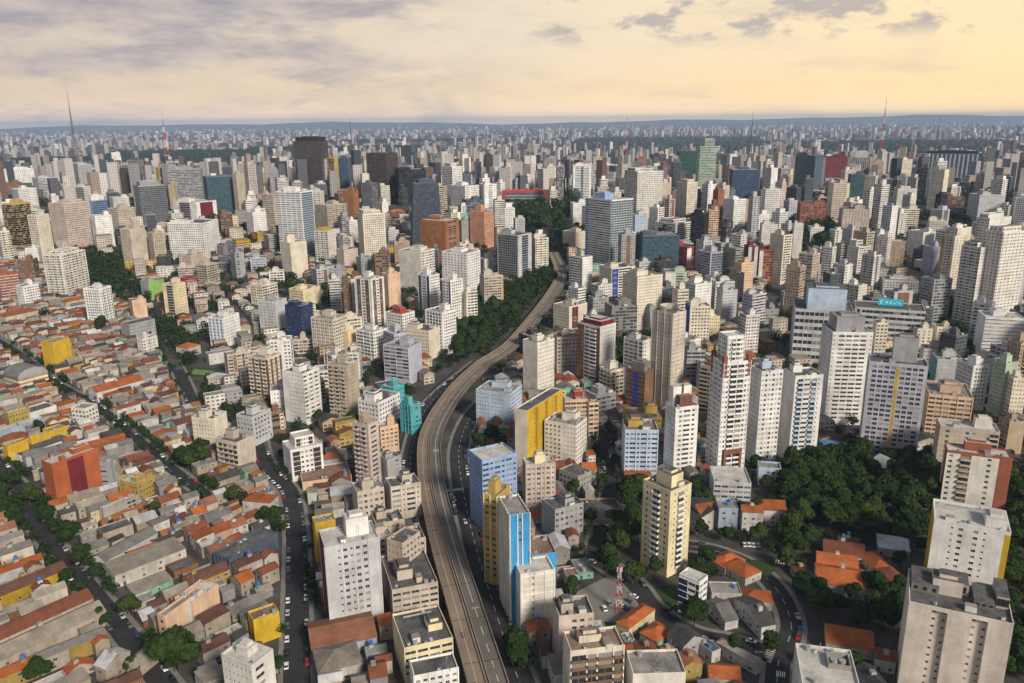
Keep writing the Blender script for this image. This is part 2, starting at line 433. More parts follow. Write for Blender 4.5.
# ------------------------------------------------------------------ streets
ASPH = ground_mat('asphalt', (.020, .020, .021), (.048, .046, .044), 0.12)
PAVE = ground_mat('pavement', (.13, .125, .115), (.25, .235, .21), 0.2)
LINE = flat('road_paint', (.62, .61, .57), 0.8)
road_id = np.zeros((ONX, ONY), dtype=np.uint8)
STREETS = dict(
    residential=([(-60, 400), (-25, 440), (20, 490), (42, 532), (95, 597), (145, 660), (175, 700)], 9),
    diagonal=([(-40, 322), (9, 347), (59, 385), (94, 404), (132, 435), (162, 461), (182, 477), (212, 500)], 7),
    parked=([(300, 730), (297, 683), (297, 600), (296, 530), (289, 492), (272, 474), (262, 455), (257, 432)], 10),
    walled=([(128, 295), (145, 318), (164, 347), (181, 376), (195, 410)], 9),
    avenue=([(545, 720), (520, 683), (492, 600), (474, 540), (463, 490), (459, 450), (470, 418), (490, 395)], 11),
    square=([(408, 560), (406, 520), (409, 483), (412, 450), (424, 412), (446, 388), (478, 362)], 10),
    curving=([(590, 556), (631, 581), (651, 606), (674, 624), (700, 636), (725, 641), (761, 650), (779, 655)], 9),
    hillside=([(776, 700), (779, 660), (788, 642), (791, 622), (779, 593), (757, 570), (735, 558), (712, 550), (690, 546), (650, 540)], 8.6),
    shaded=([(602, 430), (605, 452), (611, 484), (604, 515), (596, 545), (590, 556)], 8),
    upper=([(758, 330), (772, 305), (786, 283), (801, 258), (818, 238)], 12))
PATH = {}
for k_, (pp, wd) in STREETS.items(): PATH[k_] = spline([ground(*q) for q in pp], 4.0)
for i_, k_ in enumerate(PATH):
    old = occ.copy(); occ[:] = 0
    stamp_line([(p.x, p.y) for p in PATH[k_]], STREETS[k_][1] + 1)
    road_id[(occ > 0) & (road_id == 0)] = i_ + 1; occ[:] = old
for k_ in PATH: stamp_line([(p.x, p.y) for p in PATH[k_]], STREETS[k_][1] + 3.0)
def rid(p):
    i, j = int((p.x - OX0) / OC), int((p.y - OY0) / OC)
    return road_id[i, j] if 0 <= i < ONX and 0 <= j < ONY else 0
for i_, (k_, pts) in enumerate(PATH.items()):
    w_ = STREETS[k_][1]
    mb = MB(); strip(mb, offsets(pts, -w_ / 2), offsets(pts, w_ / 2), ASPH, 0.03 + 0.004 * i_)
    tag(mb.build('road'), kind='structure')
    mb = MB()
    for s_ in (-1, 1):
        A, B = offsets(pts, s_ * w_ / 2), offsets(pts, s_ * (w_ / 2 + 2.0))
        for q in range(len(A) - 1):
            if rid(B[q]) not in (0, i_ + 1) or rid(A[q]) not in (0, i_ + 1): continue
            a, b, c_, d_ = A[q], B[q], B[q + 1], A[q + 1]; z_ = Vector((0, 0, .17))
            mb.poly([a + z_, b + z_, c_ + z_, d_ + z_] if s_ > 0 else [b + z_, a + z_, d_ + z_, c_ + z_], PAVE)
            mb.poly([a, a + z_, d_ + z_, d_], PAVE); mb.poly([b, b + z_, c_ + z_, c_], PAVE)
    tag(mb.build('pavement'), kind='structure')
    if k_ in ('hillside', 'avenue', 'square', 'upper'):
        mb = MB(); ml, mr = offsets(pts, -.09), offsets(pts, .09)
        for q in range(0, len(pts) - 1, 2):
            if rid(pts[q]) == i_ + 1: mb.poly([ml[q] + Vector((0, 0, .08)), mr[q] + Vector((0, 0, .08)), mr[q + 1] + Vector((0, 0, .08)), ml[q + 1] + Vector((0, 0, .08))], LINE)
        tag(mb.build('road_markings'), kind='structure')
def sheet(name, pix, mat, z, val=2):
    P = [ground(*q) for q in pix]
    mb = MB(); mb.poly([p + Vector((0, 0, z)) for p in P][::-1], mat); o = tag(mb.build(name), kind='structure')
    xs = [p.x for p in P]; ys = [p.y for p in P]
    x = min(xs)
    while x < max(xs):
        y = min(ys)
        while y < max(ys):
            if inpoly((x, y), [(p.x, p.y) for p in P]): stamp(x, y, 0, 2, 2, val)
            y += 1.4
        x += 1.4
    return o
def inpoly(p, P):
    x, y = p; r = False; j = len(P) - 1
    for i in range(len(P)):
        if (P[i][1] > y) != (P[j][1] > y) and x < (P[j][0] - P[i][0]) * (y - P[i][1]) / (P[j][1] - P[i][1]) + P[i][0]: r = not r
        j = i
    return r
sheet('road', [(388, 474), (398, 447), (408, 425), (420, 402), (436, 384), (452, 372), (480, 362), (470, 376), (452, 398), (436, 420), (424, 446), (419, 478), (424, 520), (408, 520)][::-1], ASPH, 0.022)
GRASS = ground_mat('lawn', (.018, .034, .010), (.05, .075, .022), 0.3)
sheet('lawn', [(655, 588), (676, 584), (694, 596), (680, 612), (662, 604)][::-1], GRASS, 0.03, 3)
sheet('lawn', [(768, 640), (785, 622), (783, 636), (772, 643)][::-1], GRASS, 0.034, 3)
sheet('lawn', [(440, 400), (449, 388), (453, 390), (445, 404)][::-1], GRASS, 0.2, 3)
sheet('yard', [(560, 600), (610, 575), (640, 600), (625, 622), (590, 622)][::-1], ground_mat('yard', (.14, .13, .12), (.24, .225, .2), 0.1), 0.018, 3)
sheet('lawn', [(746, 566), (752, 560), (772, 560), (776, 570), (764, 580), (752, 576)][::-1], GRASS, .21, 3)
sheet('lawn', [(186, 366), (222, 370), (218, 379), (184, 376)][::-1], GRASS, .05, 3)
sheet('sports_court', [(194, 369), (214, 371), (212, 376), (191, 374)][::-1], ground_mat('clay_court', (.11, .17, .06), (.17, .24, .09), .2), .08, 3)
def zebra(px, py, wpx, hpx, n, z=.1):
    a, b = ground(px, py), ground(px + wpx, py + hpx); d = (b - a) / n; nrm = Vector((-d.y, d.x, 0)).normalized() * 3.2
    mb = MB()
    for i in range(n):
        p = a + d * i; q = p + d * .5; Z = Vector((0, 0, z)); mb.poly([p + Z, q + Z, q + nrm + Z, p + nrm + Z], LINE)
    tag(mb.build('road_markings'), kind='structure')
zebra(447, 492, 18, -2, 9); zebra(771, 663, 5, -14, 7); zebra(776, 676, 10, 2, 5); zebra(775, 563, 16, 3, 6)

# ------------------------------------------------------------------ elevated road
VIAP = [(495, 712), (488, 683), (466, 610), (442, 530), (430, 470), (432.5, 430), (455, 392), (482, 365), (510, 346), (532, 321), (548, 300), (559, 282), (560, 269), (553, 252)]
VIA = []
for q in VIAP:
    p = ground(*q, dz=7.0); VIA.append(p + Vector((0, 0, 7.0)))
VIA = spline(VIA, 5.0)
stamp_line([(p.x, p.y) for p in VIA], 20)
def build_viaduct():
    root = tag(empty('elevated_road', (VIA[0].x, VIA[0].y, 0)), 'long curving elevated road with a double median line, winding through the city', 'viaduct')
    o_ = Vector((VIA[0].x, VIA[0].y, 0)); P = [p - o_ for p in VIA]
    m, t = newmat('worn_deck'); oc = t.n('ShaderNodeTexCoord').outputs['Object']
    n1 = t.noise(oc, 0.05, 5, .6); n2 = t.noise(oc, 1.1, 4, .7)
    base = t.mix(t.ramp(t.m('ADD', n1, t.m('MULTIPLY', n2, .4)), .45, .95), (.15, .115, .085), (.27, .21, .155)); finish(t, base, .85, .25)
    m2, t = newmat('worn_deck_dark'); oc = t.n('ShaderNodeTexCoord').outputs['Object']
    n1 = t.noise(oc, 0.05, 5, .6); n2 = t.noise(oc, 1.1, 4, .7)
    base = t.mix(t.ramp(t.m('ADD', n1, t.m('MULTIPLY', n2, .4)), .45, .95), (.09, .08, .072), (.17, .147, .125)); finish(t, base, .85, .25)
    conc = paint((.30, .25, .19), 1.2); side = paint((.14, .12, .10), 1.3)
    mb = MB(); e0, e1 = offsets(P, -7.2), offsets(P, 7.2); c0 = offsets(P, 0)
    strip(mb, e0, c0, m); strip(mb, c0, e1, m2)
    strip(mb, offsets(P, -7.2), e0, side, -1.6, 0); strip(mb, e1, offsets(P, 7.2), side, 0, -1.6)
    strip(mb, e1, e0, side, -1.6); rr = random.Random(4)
    jm, pm1, pm2 = flat('joint_dark', (.035, .032, .03), .9), flat('deck_patch', (.075, .065, .055), .9), flat('deck_patch_pale', (.27, .23, .18), .9)
    for q in range(2, len(P) - 2):
        dv = (P[q + 1] - P[q]); dv.z = 0; dv.normalize(); Z = Vector((0, 0, .006))
        if q % 5 == 0: mb.poly([e0[q] + Z, e1[q] + Z, e1[q] + dv * .35 + Z, e0[q] + dv * .35 + Z], jm)
        elif rr.random() < .33:
            u0_, u1_ = sorted((rr.uniform(.06, .44), rr.uniform(.06, .44))); o2 = rr.choice([0, .5]); A, B = e0[q].lerp(e1[q], u0_ + o2), e0[q].lerp(e1[q], u1_ + o2); l_ = rr.uniform(1, 4.6)
            mb.poly([A + Z, B + Z, B + dv * l_ + Z, A + dv * l_ + Z], rr.choice([pm1, pm1, pm2]))
    mb.build('deck', root)
    for s_ in (-1, 1):
        mb = MB(); a, b = offsets(P, s_ * 7.2), offsets(P, s_ * 6.9)
        strip(mb, a, b, conc, .95); strip(mb, a, a, conc, -.3, .95); strip(mb, b, b, conc, 0, .95); mb.build('parapet', root)
    for s_ in (-.55, .55):
        mb = MB(); a, b = offsets(P, s_ - .2), offsets(P, s_ + .2)
        strip(mb, a, b, conc, .7); strip(mb, a, a, conc, 0, .7); strip(mb, b, b, conc, 0, .7); mb.build('median_barrier', root)
    pl = flat('old_line', (.50, .44, .36), .8)
    for s_ in (-3.8, 3.8):
        mb = MB(); a, b = offsets(P, s_ - .10), offsets(P, s_ + .10)
        for q in range(len(P) - 1):
            if s_ < 0 or q > 12 or q % 2 == 0:
                mb.poly([a[q] + Vector((0, 0, .012)), b[q] + Vector((0, 0, .012)), b[q + 1] + Vector((0, 0, .012)), a[q + 1] + Vector((0, 0, .012))], pl if s_ < 0 else LINE)
        mb.build('lane_marking', root)
    for q in range(3, len(P) - 2, 6):
        p = P[q]; zb = g(VIA[q].y)
        d = P[q + 1] - P[q - 1]; yaw = math.atan2(d.y, d.x)
        mb = MB(); mb.box(-.8, .8, -2.6, 2.6, zb - .5, p.z - 1.6, paint('dconc')); mb.box(-.9, .9, -6.5, 6.5, p.z - 2.5, p.z - 1.603, paint('dconc'), bottom=True)
        mb.build('pier', root, (p.x, p.y, 0), yaw)
build_viaduct()

# ------------------------------------------------------------------ towers
WEI = dict(q=1, w=1, n=.75, W=1.55, s=2.2, b=1.3, B=2.0, g=1, a=1, r=1, v=1, x=.5, X=1.5, y=.6, Y=1.6)
GEO = dict(q=(.12, .88, .24, .82), v=(.30, .70, .45, .73), w=(.22, .78, .33, .77), n=(.30, .70, .45, .73), W=(.08, .92, .33, .78), a=(.22, .78, .33, .77), s=(.02, .98, .38, .82), b=(.08, .92, .03, .76), B=(.05, .95, .03, .76))
def expand(pat, L):
    import re
    gs = re.findall(r'\(([^)]*)\)', pat)
    if not gs: return pat
    uw = sum(WEI[c] for u in gs for c in u) * 2.75; fx = sum(WEI[c] for c in re.sub(r'\([^)]*\)', '', pat)) * 2.75
    k = max(1, round((L - fx) / uw))
    return re.sub(r'\(([^)]*)\)', lambda m: m.group(1) * k, pat)
_win = {}
def window_mesh(w, h):
    k = (round(w * 10), round(h * 10))
    if k not in _win:
        w_, h_ = k[0] / 10 + .06, k[1] / 10 + .06; mb = MB(); fr = flat('window_frame', (.42, .42, .43), .5); gl = pane_mat()
        mb.poly([(-w_ / 2, 0, -.03), (w_ / 2, 0, -.03), (w_ / 2, 0, h_ - .03), (-w_ / 2, 0, h_ - .03)], gl)
        for x0, x1, z0, z1 in [(-w_ / 2, -w_ / 2 + .09, -.03, h_), (w_ / 2 - .09, w_ / 2, -.03, h_), (-w_ / 2, w_ / 2, -.03, .05), (-w_ / 2, w_ / 2, h_ - .12, h_ - .03)] + ([(-.04, .04, 0, h_ - .1)] if w_ > 1.1 else []):
            mb.poly([(x0, -.03, z0), (x1, -.03, z0), (x1, -.03, z1), (x0, -.03, z1)], fr)
        _win[k] = mb.mesh('window')
    return _win[k]
_bal = {}
def balcony_mesh(w, col):
    k = (round(w * 5), col)
    if k not in _bal:
        w_ = k[0] / 5; m = paint(col, .8); mb = MB(); D = 1.05
        mb.box(-w_ / 2, w_ / 2, -D, -.002, -.14, .02, m, bottom=True)
        mb.box(-w_ / 2, w_ / 2, -D, -D + .1, .02, 1.0, m); mb.box(-w_ / 2, -w_ / 2 + .1, -D + .1, -.002, .02, 1.0, m); mb.box(w_ / 2 - .1, w_ / 2, -D + .1, -.002, .02, 1.0, m)
        _bal[k] = mb.mesh('balcony')
    return _bal[k]

def side(mb, o, e, n, L, h, pat, S, z0, z1, nf, geo, wins, bals, rz):
    o, e, n = Vector(o), Vector(e), Vector(n); up = Vector((0, 0, 1))
    P = lambda u, z, dep=0.0: o + e * (u * L) + up * z - n * dep
    col, acc = S['col'], S['acc']
    if set(expand(pat, L)) <= set('yYav') and 'Y' in pat: col = acc      # the whole side wears the second colour
    pw = paint(col)
    zb = S['zb']
    if z0 > zb: mb.poly([P(0, zb), P(1, zb), P(1, z0), P(0, z0)], pw)
    mb.poly([P(0, z1), P(1, z1), P(1, h), P(0, h)], pw)
    ex = expand(pat, L); tot = sum(WEI[c] for c in ex); u = 0.0; fh = (z1 - z0) / nf
    for i, c in enumerate(ex):
        ua, ub = u, u + WEI[c] / tot; u = ub
        cc = acc if c in 'ayY' else col
        if c == 'v':                                       # a recessed bay with small windows
            m = paint(col); Rv = 1.5; k = S.get('vk', 2)
            mb.poly([P(ua, z0), P(ua, z0, Rv), P(ua, z1, Rv), P(ua, z1)], m); mb.poly([P(ub, z0, Rv), P(ub, z0), P(ub, z1), P(ub, z1, Rv)], m); mb.poly([P(ua, z0), P(ub, z0), P(ub, z0, Rv), P(ua, z0, Rv)], m); mb.poly([P(ua, z1, Rv), P(ub, z1, Rv), P(ub, z1), P(ua, z1)], m)
            mb.poly([P(ua, z0, Rv), P(ub, z0, Rv), P(ub, z1, Rv), P(ua, z1, Rv)], m)
            if wins is not None and geo:
                for f in range(nf):
                    for q in (.18, .82): wins.append((z0 + fh * (f + .5), .9, .8, P(ua + (ub - ua) * q, z0 + fh * (f + .5), Rv - .05), rz))
            continue
        if c in 'xXyY':
            mb.poly([P(ua, z0), P(ub, z0), P(ub, z1), P(ua, z1)], paint(cc)); continue
        if not geo or c in 'gr':
            mb.poly([P(ua, z0), P(ub, z0), P(ub, z1), P(ua, z1)], facade(c, cc, S['gl']), [(i, 0), (i + 1, 0), (i + 1, nf), (i, nf)]); continue
        a, b, s0, s1 = GEO[c]; m = paint(cc); bw = (ub - ua)
        if c in 'wan':                                   # keep windows a real size
            mw = {'w': 1.7, 'a': 1.7, 'n': .9}[c] / (bw * L); 
            if b - a > mw: a, b = .5 - mw / 2, .5 + mw / 2
        wa, wb = ua + a * bw, ua + b * bw
        mb.poly([P(ua, z0), P(wa, z0), P(wa, z1), P(ua, z1)], m); mb.poly([P(wb, z0), P(ub, z0), P(ub, z1), P(wb, z1)], m)
        zp = z0
        for f in range(nf):
            a0, a1 = z0 + fh * (f + s0), z0 + fh * (f + s1); R = .2
            mb.poly([P(wa, zp), P(wb, zp), P(wb, a0), P(wa, a0)], m); zp = a1
            mb.poly([P(wa, a0), P(wb, a0), P(wb, a0, R), P(wa, a0, R)], m); mb.poly([P(wa, a1, R), P(wb, a1, R), P(wb, a1), P(wa, a1)], m)
            mb.poly([P(wa, a0), P(wa, a0, R), P(wa, a1, R), P(wa, a1)], m); mb.poly([P(wb, a0, R), P(wb, a0), P(wb, a1), P(wb, a1, R)], m)
            wins.append((a0, (wb - wa) * L, a1 - a0, P((wa + wb) / 2, a0, R), rz))
            if c in 'bB': bals.append((a0, bw * L * .94, P((ua + ub) / 2, z0 + fh * f), rz))
        mb.poly([P(wa, zp), P(wb, zp), P(wb, z1), P(wa, z1)], m)
    if S.get('ledge') and geo:                             # thin projecting slab edge on every storey
        lm = paint(S['ledge'], .8); E = .16
        for f in range(nf + 1):
            za, zc = z0 + fh * f - .12, z0 + fh * f + .10
            mb.poly([P(0, za, -E), P(1, za, -E), P(1, zc, -E), P(0, zc, -E)], lm); mb.poly([P(0, zc, -E), P(1, zc, -E), P(1, zc, .0), P(0, zc, .0)], lm); mb.poly([P(0, za, 0), P(1, za, 0), P(1, za, -E), P(0, za, -E)], lm)
    if S.get('rib') and pxs(S) > .9:                       # piers standing proud between bays
        lm = paint(S['rib'], .8); E, u = .28, 0.0
        for i, c in enumerate(ex + '.'):
            if i % S.get('rn', 1) == 0 or c == '.':
                hw = .22 / L; ua, ub = max(0, u - hw), min(1, u + hw); q = [P(ua, zb), P(ua, zb, -E), P(ub, zb, -E), P(ub, zb)]; Z = up * (h - zb + .002)
                for k in range(3): mb.poly([q[k], q[k + 1], q[k + 1] + Z, q[k] + Z], lm)
                mb.poly([p + Z for p in q], lm)
            u += WEI.get(c, 0) / tot

def pxs(S): return S.get('px', 1)
def body(root, name, w, d, zb, h, S, geo, off=(0, 0), taper=0.0, sub=None):
    """one storeyed volume: walls with openings, parapet and flat roof, its windows and balconies"""
    mb = MB(); wins, bals = [], []
    H = h - zb; z0 = zb + (3.4 if H > 14 and zb == 0 else 0.5); z1 = h - (1.5 if H > 9 else 1.1)
    if S.get('g0'): z0 = zb + .05
    nf = S.get('nf') or max(1, round((z1 - z0) / 2.95)); S['zb'] = zb
    x0, x1, y0, y1 = off[0] - w / 2, off[0] + w / 2, off[1] - d / 2, off[1] + d / 2
    side(mb, (x0, y0, 0), (1, 0, 0), (0, -1, 0), w, h, S['pr'], S, z0, z1, nf, geo, wins, bals, 0.0)
    side(mb, (x0, y1, 0), (0, -1, 0), (-1, 0, 0), d, h, S['pl'], S, z0, z1, nf, geo, wins, bals, -math.pi / 2)
    side(mb, (x1, y1, 0), (-1, 0, 0), (0, 1, 0), w, h, S['pr'], S, z0, z1, nf, False, wins, bals, 0)
    side(mb, (x1, y0, 0), (0, 1, 0), (1, 0, 0), d, h, S['pl'], S, z0, z1, nf, False, wins, bals, 0)
    pw = paint(S['col']); T = .28; zr = h - (.9 if w > 5 else .3)
    X0, X1, Y0, Y1 = x0 + T, x1 - T, y0 + T, y1 - T
    o4 = [(x0, y0), (x1, y0), (x1, y1), (x0, y1)]; i4 = [(X0, Y0), (X1, Y0), (X1, Y1), (X0, Y1)]
    for k in range(4):
        k2 = (k + 1) % 4
        mb.poly([(*o4[k], h), (*o4[k2], h), (*i4[k2], h), (*i4[k], h)], pw)
        mb.poly([(*i4[k], h), (*i4[k2], h), (*i4[k2], zr), (*i4[k], zr)], pw)
    rb = MB(); rb.poly([(*p, zr) for p in i4], slabmat(S['roof']))
    for b_ in (mb, rb):
        if taper: b_.v = [(x * (1 - taper * max(0, z - .35 * h) / h), y * (1 - taper * max(0, z - .35 * h) / h), z) for x, y, z in b_.v]
    par = root
    wo = mb.build(name, root); rb.build('roof', wo if sub else root)
    par = wo if sub else root
    wins.sort(key=lambda q: -q[0]); bals.sort(key=lambda q: -q[0])
    for z, ww, hh, p, rz in wins[:100]: obj('window', window_mesh(ww, hh), par, p, rz)
    if len(wins) > 100:
        m2 = MB(); gl = [flat('window_glass_dark', (.035, .04, .05), .12, .5), flat('window_glass_curtain', (.36, .34, .30), .4, .5), flat('window_frame', (.42, .42, .43), .5)]
        rr = random.Random(int(w * 100))
        for z, ww, hh, p, rz in wins[100:]:
            ux, uy = math.cos(rz), math.sin(rz); nx, ny = uy, -ux; a = ww / 2 + .03
            q = lambda s, zz, o=0.0: (p.x + ux * s + nx * o, p.y + uy * s + ny * o, p.z + zz)
            m2.poly([q(-a, -.03), q(a, -.03), q(a, hh + .03), q(-a, hh + .03)], gl[1 if rr.random() < .26 else 0])
            m2.poly([q(-.045, 0, .03), q(.045, 0, .03), q(.045, hh, .03), q(-.045, hh, .03)], gl[2])
        tag(m2.build('window', par), kind='stuff')
    for z, ww, p, rz in bals[:100]: obj('balcony', balcony_mesh(ww, S['bal']), par, p, rz)
    if len(bals) > 100:
        m2 = MB(); pm = paint(S['bal'], .8)
        for z, ww, p, rz in bals[100:]:
            me = balcony_mesh(ww, S['bal']); c_, s_ = math.cos(rz), math.sin(rz)
            for f in me.polygons: m2.poly([(p.x + me.vertices[i].co.x * c_ - me.vertices[i].co.y * s_, p.y + me.vertices[i].co.x * s_ + me.vertices[i].co.y * c_, p.z + me.vertices[i].co.z) for i in f.vertices], pm)
        tag(m2.build('balcony', par), kind='stuff')
    return zr

_props = {}
def roof_prop(kind):
    if kind in _props: return _props[kind]
    mb = MB()
    if kind == 'tank_blue': mb.cyl(0, 0, 0, 1.5, .85, flat('blue_plastic', (.05, .16, .42), .4), 12, .75)
    elif kind == 'tank_grey': mb.cyl(0, 0, 0, 1.6, 1.0, flat('fibre_cement', (.30, .30, .30), .8), 12, .9)
    elif kind == 'unit': mb.box(-.5, .5, -.4, .4, 0, .9, flat('metal_casing', (.5, .5, .5), .5)); mb.cyl(0, 0, .9, .96, .34, flat('fan_black', (.04, .04, .04), .6), 10)
    elif kind == 'antenna':
        m = flat('antenna_metal', (.25, .25, .26), .5); mb.cyl(0, 0, 0, 6.0, .07, m, 5); mb.bar((-.8, 0, 4.5), (.8, 0, 4.5), .04, m); mb.bar((-.6, 0, 5.3), (.6, 0, 5.3), .04, m)
    elif kind == 'skylight': mb.box(-.9, .9, -.6, .6, 0, .35, flat('skylight', (.45, .5, .52), .2, .5))
    elif kind == 'dish':
        m = flat('dish_white', (.55, .55, .55), .5); mb.cyl(0, 0, 0, .6, .05, m, 5); mb.cyl(0, -.2, .6, .9, .12, m, 10, .65)
    _props[kind] = mb.mesh({'tank_blue': 'water_tank', 'tank_grey': 'water_tank', 'unit': 'air_unit', 'dish': 'satellite_dish'}.get(kind, kind)); return _props[kind]

TW = {}
MARKS = []          # (short name, screen x, screen y of the middle, Y)
RECTS = []          # (x0, y0, x1, y1, Y) of the measured buildings
N_T = [0]
def tower(line):
    f = [q.strip() for q in line.split('|')]
    a = f[0].split(); cr = a[0]; xl, xm, xr, yt, yb = map(float, a[1:6]); fixed = a[-1].endswith('!'); a[-1] = a[-1].rstrip('!'); pl_, pr_ = xm - xl, xr - xm
    phi = float(a[6]) if len(a) > 6 else min(80, max(10, math.degrees(math.atan2(xm - xl, xr - xm))))
    if len(a) <= 6 and xm - xl <= 2: phi = 1
    if len(a) <= 6 and xr - xm <= 2: phi = 89
    s = CROP[cr]
    xl, xm, xr = (s[0] + q / s[2] for q in (xl, xm, xr)); yt, yb = (s[1] + q / s[2] for q in (yt, yb))
    G_ = ground(xm, yb); yaw = phi - math.degrees(math.atan2(G_.x, G_.y))
    Cn, w, d, h = solve(xl, xm, xr, yt, yb, yaw)
    if not fixed and pl_ > 2 and pr_ > 2:       # keep slabs from growing deeper than they are long
        big = max(w, d) / max(.1, min(w, d))
        if (pl_ < pr_ and d > .9 * w) or (pr_ < pl_ and w > .9 * d):
            phi = math.degrees(math.atan2(pl_, pr_ * .8)) if pl_ < pr_ else math.degrees(math.atan2(pl_ * .8, pr_)); yaw = phi - math.degrees(math.atan2(G_.x, G_.y))
            Cn, w, d, h = solve(xl, xm, xr, yt, yb, yaw)
    op = dict(q.split('=') if '=' in q else (q, '1') for q in (f[6].split() if len(f) > 6 else []))
    if 'd' in op: d = float(op['d'])
    if 'w' in op: w = float(op['w'])
    cc = [eval(q) if q.startswith('(') else q for q in f[1].split('/')]
    make_tower(Cn, w, d, h, yaw, cc[0], cc[1] if len(cc) > 1 else cc[0], f[2], f[3], f[4], f[5], op)
    RECTS.append((xl, yt, xr, yb, Cn.y))
PATS = ['(w)', 'x(w)x', '(W)', '(wb)', 'x(ww)x', '(wn)', '(b)', 'x(b)x', '(s)', 'x(n)x']
def make_tower(Cn, w, d, h, yaw, col, acc, pl, pr, short, rest, op):
    N_T[0] += 1; r = random.Random(N_T[0] * 13 + 5)
    ex = Vector((math.cos(rad(yaw)), math.sin(rad(yaw)), 0)); ey = Vector((-ex.y, ex.x, 0))
    c = Cn + ex * (w / 2) + ey * (d / 2); c.z = Cn.z
    pxm = FPX / math.hypot(Cn.y, 200)
    office = op.get('cat') == 'office'
    nm = op.get('nm') or ('office_tower' if office else 'apartment_tower' if h > 19 else 'apartment_block')
    root = tag(empty(nm, c, yaw), (short + ' ' + rest).strip(), op.get('c') or ('office tower' if office else 'apartment tower' if h > 19 else 'apartment block'))
    if 'grp' in op: root['group'] = op['grp'].replace('_', ' ')
    S = dict(col=col, acc=acc, gl=op.get('gl', 'n'), roof=op.get('roof', r.choice(['mid', 'mid', 'light', 'dark'])), bal=op.get('bal', col), pl=pl or r.choice(PATS), pr=pr or r.choice(PATS))
    if 'nf' in op: S['nf'] = int(op['nf'])
    S['px'] = pxm; light = tuple(min(.84, x * 1.12) for x in rc(col)); q = r.random()
    if 'ledge' in op: S['ledge'] = op['ledge']
    elif q < .28 and 'plain' not in op: S['ledge'] = light
    if 'rib' in op: S['rib'] = op['rib']
    elif .2 < q < .5 and not office and 'plain' not in op: S['rib'] = light; S['rn'] = r.choice([1, 2, 2, 3])
    elif office and q < .6: S['rib'] = rc(col) if op.get('gl', 'n') != 'n' else light; S['rn'] = 1
    area = (w + d) * .8 * h * pxm * pxm
    geo = pxm > 1.28 and area > 900 and 'nogeo' not in op
    zr = body(root, 'wall', w, d, 0.0, h, S, geo, taper=float(op.get('tp', 0)))
    k = 1 - float(op.get('tp', 0)) * .65
    zt = zr
    if 'st' in op:            # set-back upper storeys: height,frac_w,frac_d[,colour]
        q = op['st'].split(','); sh, fw, fd = float(q[0]), float(q[1]), float(q[2]); S2 = dict(S)
        if len(q) > 3: S2['col'] = q[3]
        S2['g0'] = 1; S2.pop('nf', None)
        zt = body(root, 'upper_storeys', w * fw, d * fd, zr, h + sh, S2, geo, (r.uniform(-.5, .5) * w * (1 - fw) * .8, (1 - fd) * d * .25), sub=True)
        w2, d2 = w * fw, d * fd
    elif op.get('ph') != '0' and (h > 12 or 'ph' in op) and min(w, d) > 6:
        q = float(op['ph']) if 'ph' in op else r.uniform(2.8, 4.6)
        fw, fd = r.uniform(.28, .5), r.uniform(.3, .55); 
        if 'phf' in op: fw = fd = float(op['phf'])
        mw, md = w * fw * k, d * fd * k; x, y = r.uniform(-.5, .5) * (w * k - mw - 1.5), r.uniform(-.3, .5) * (d * k - md - 1.5)
        pcol = op.get('phc', col)
        mb = MB(); mb.box(-mw / 2, mw / 2, -md / 2, md / 2, 0, q + .9, paint(pcol), slabmat(S['roof']))
        if mw > 4: mb.box(-mw * .3, mw * .3, -md * .3, md * .3, q + .9, q + 2.2, paint(pcol), slabmat(S['roof']))
        mb.build('machine_room', root, (x, y, zr + .002))
        if pxm > .9 and w * d > 150:
            mb = MB(); a_, b_, c_ = r.uniform(2, 4), r.uniform(2, 5), r.uniform(1.6, 2.6); mb.box(-a_ / 2, a_ / 2, -b_ / 2, b_ / 2, 0, c_, paint(r.choice([pcol, 'concrete', 'offwhite'])), slabmat('mid')); mb.build('stair_head', root, (-x * .9 + (3 if abs(x) < 2 else 0), -.32 * d * k, zr + .002))
            mb = MB(); mb.box(-w * .3, w * .3, -.25, .25, .3, .7, flat('duct_metal', (.4, .4, .4), .5), bottom=True); mb.build('duct', root, (0, .36 * d * k, zr + .002))
    # small things on the roof
    if pxm > .55:
        for _ in range(r.randint(1, 3) + (3 if pxm > 1.4 else 0) + (2 if w * d > 500 else 0)):
            kd = r.choice(['unit', 'unit', 'tank_grey', 'tank_grey', 'antenna', 'skylight', 'unit', 'dish'])
            x, y = r.uniform(-.42, .42) * w * k, r.uniform(-.46, -.30) * d * k * r.choice([1, -1])
            me = roof_prop(kd); obj(me.name.split('.')[0], me, root, (x, y, zr + .01), r.uniform(0, 3))
        if r.random() < .6 and w > 8: 
            me = roof_prop('antenna'); obj('antenna', me, root, (r.uniform(-.3, .3) * w, r.uniform(-.3, .3) * d, zt), r.uniform(0, 3))
    if 'band' in op:          # projecting floor slabs
        S_ = paint(op['band'], .8); n = max(2, round(h / 3.0))
        for i in range(1, n):
            z = h * i / n; mb = MB(); e = .35; mb.box(-w / 2 - e, w / 2 + e, -d / 2 - e, d / 2 + e, z - .25, z + .25, S_, bottom=True); mb.build('floor_band', root)
    TW[short] = (c, yaw, w, d, h, zr); stamp(c.x, c.y, yaw, w + 1.5, d + 1.5, 1)
    sx, sy = proj((c.x, c.y, c.z + h * .6)); MARKS.append((short, sx, sy, c.y, area))
    return root, c, w, d, h, zr
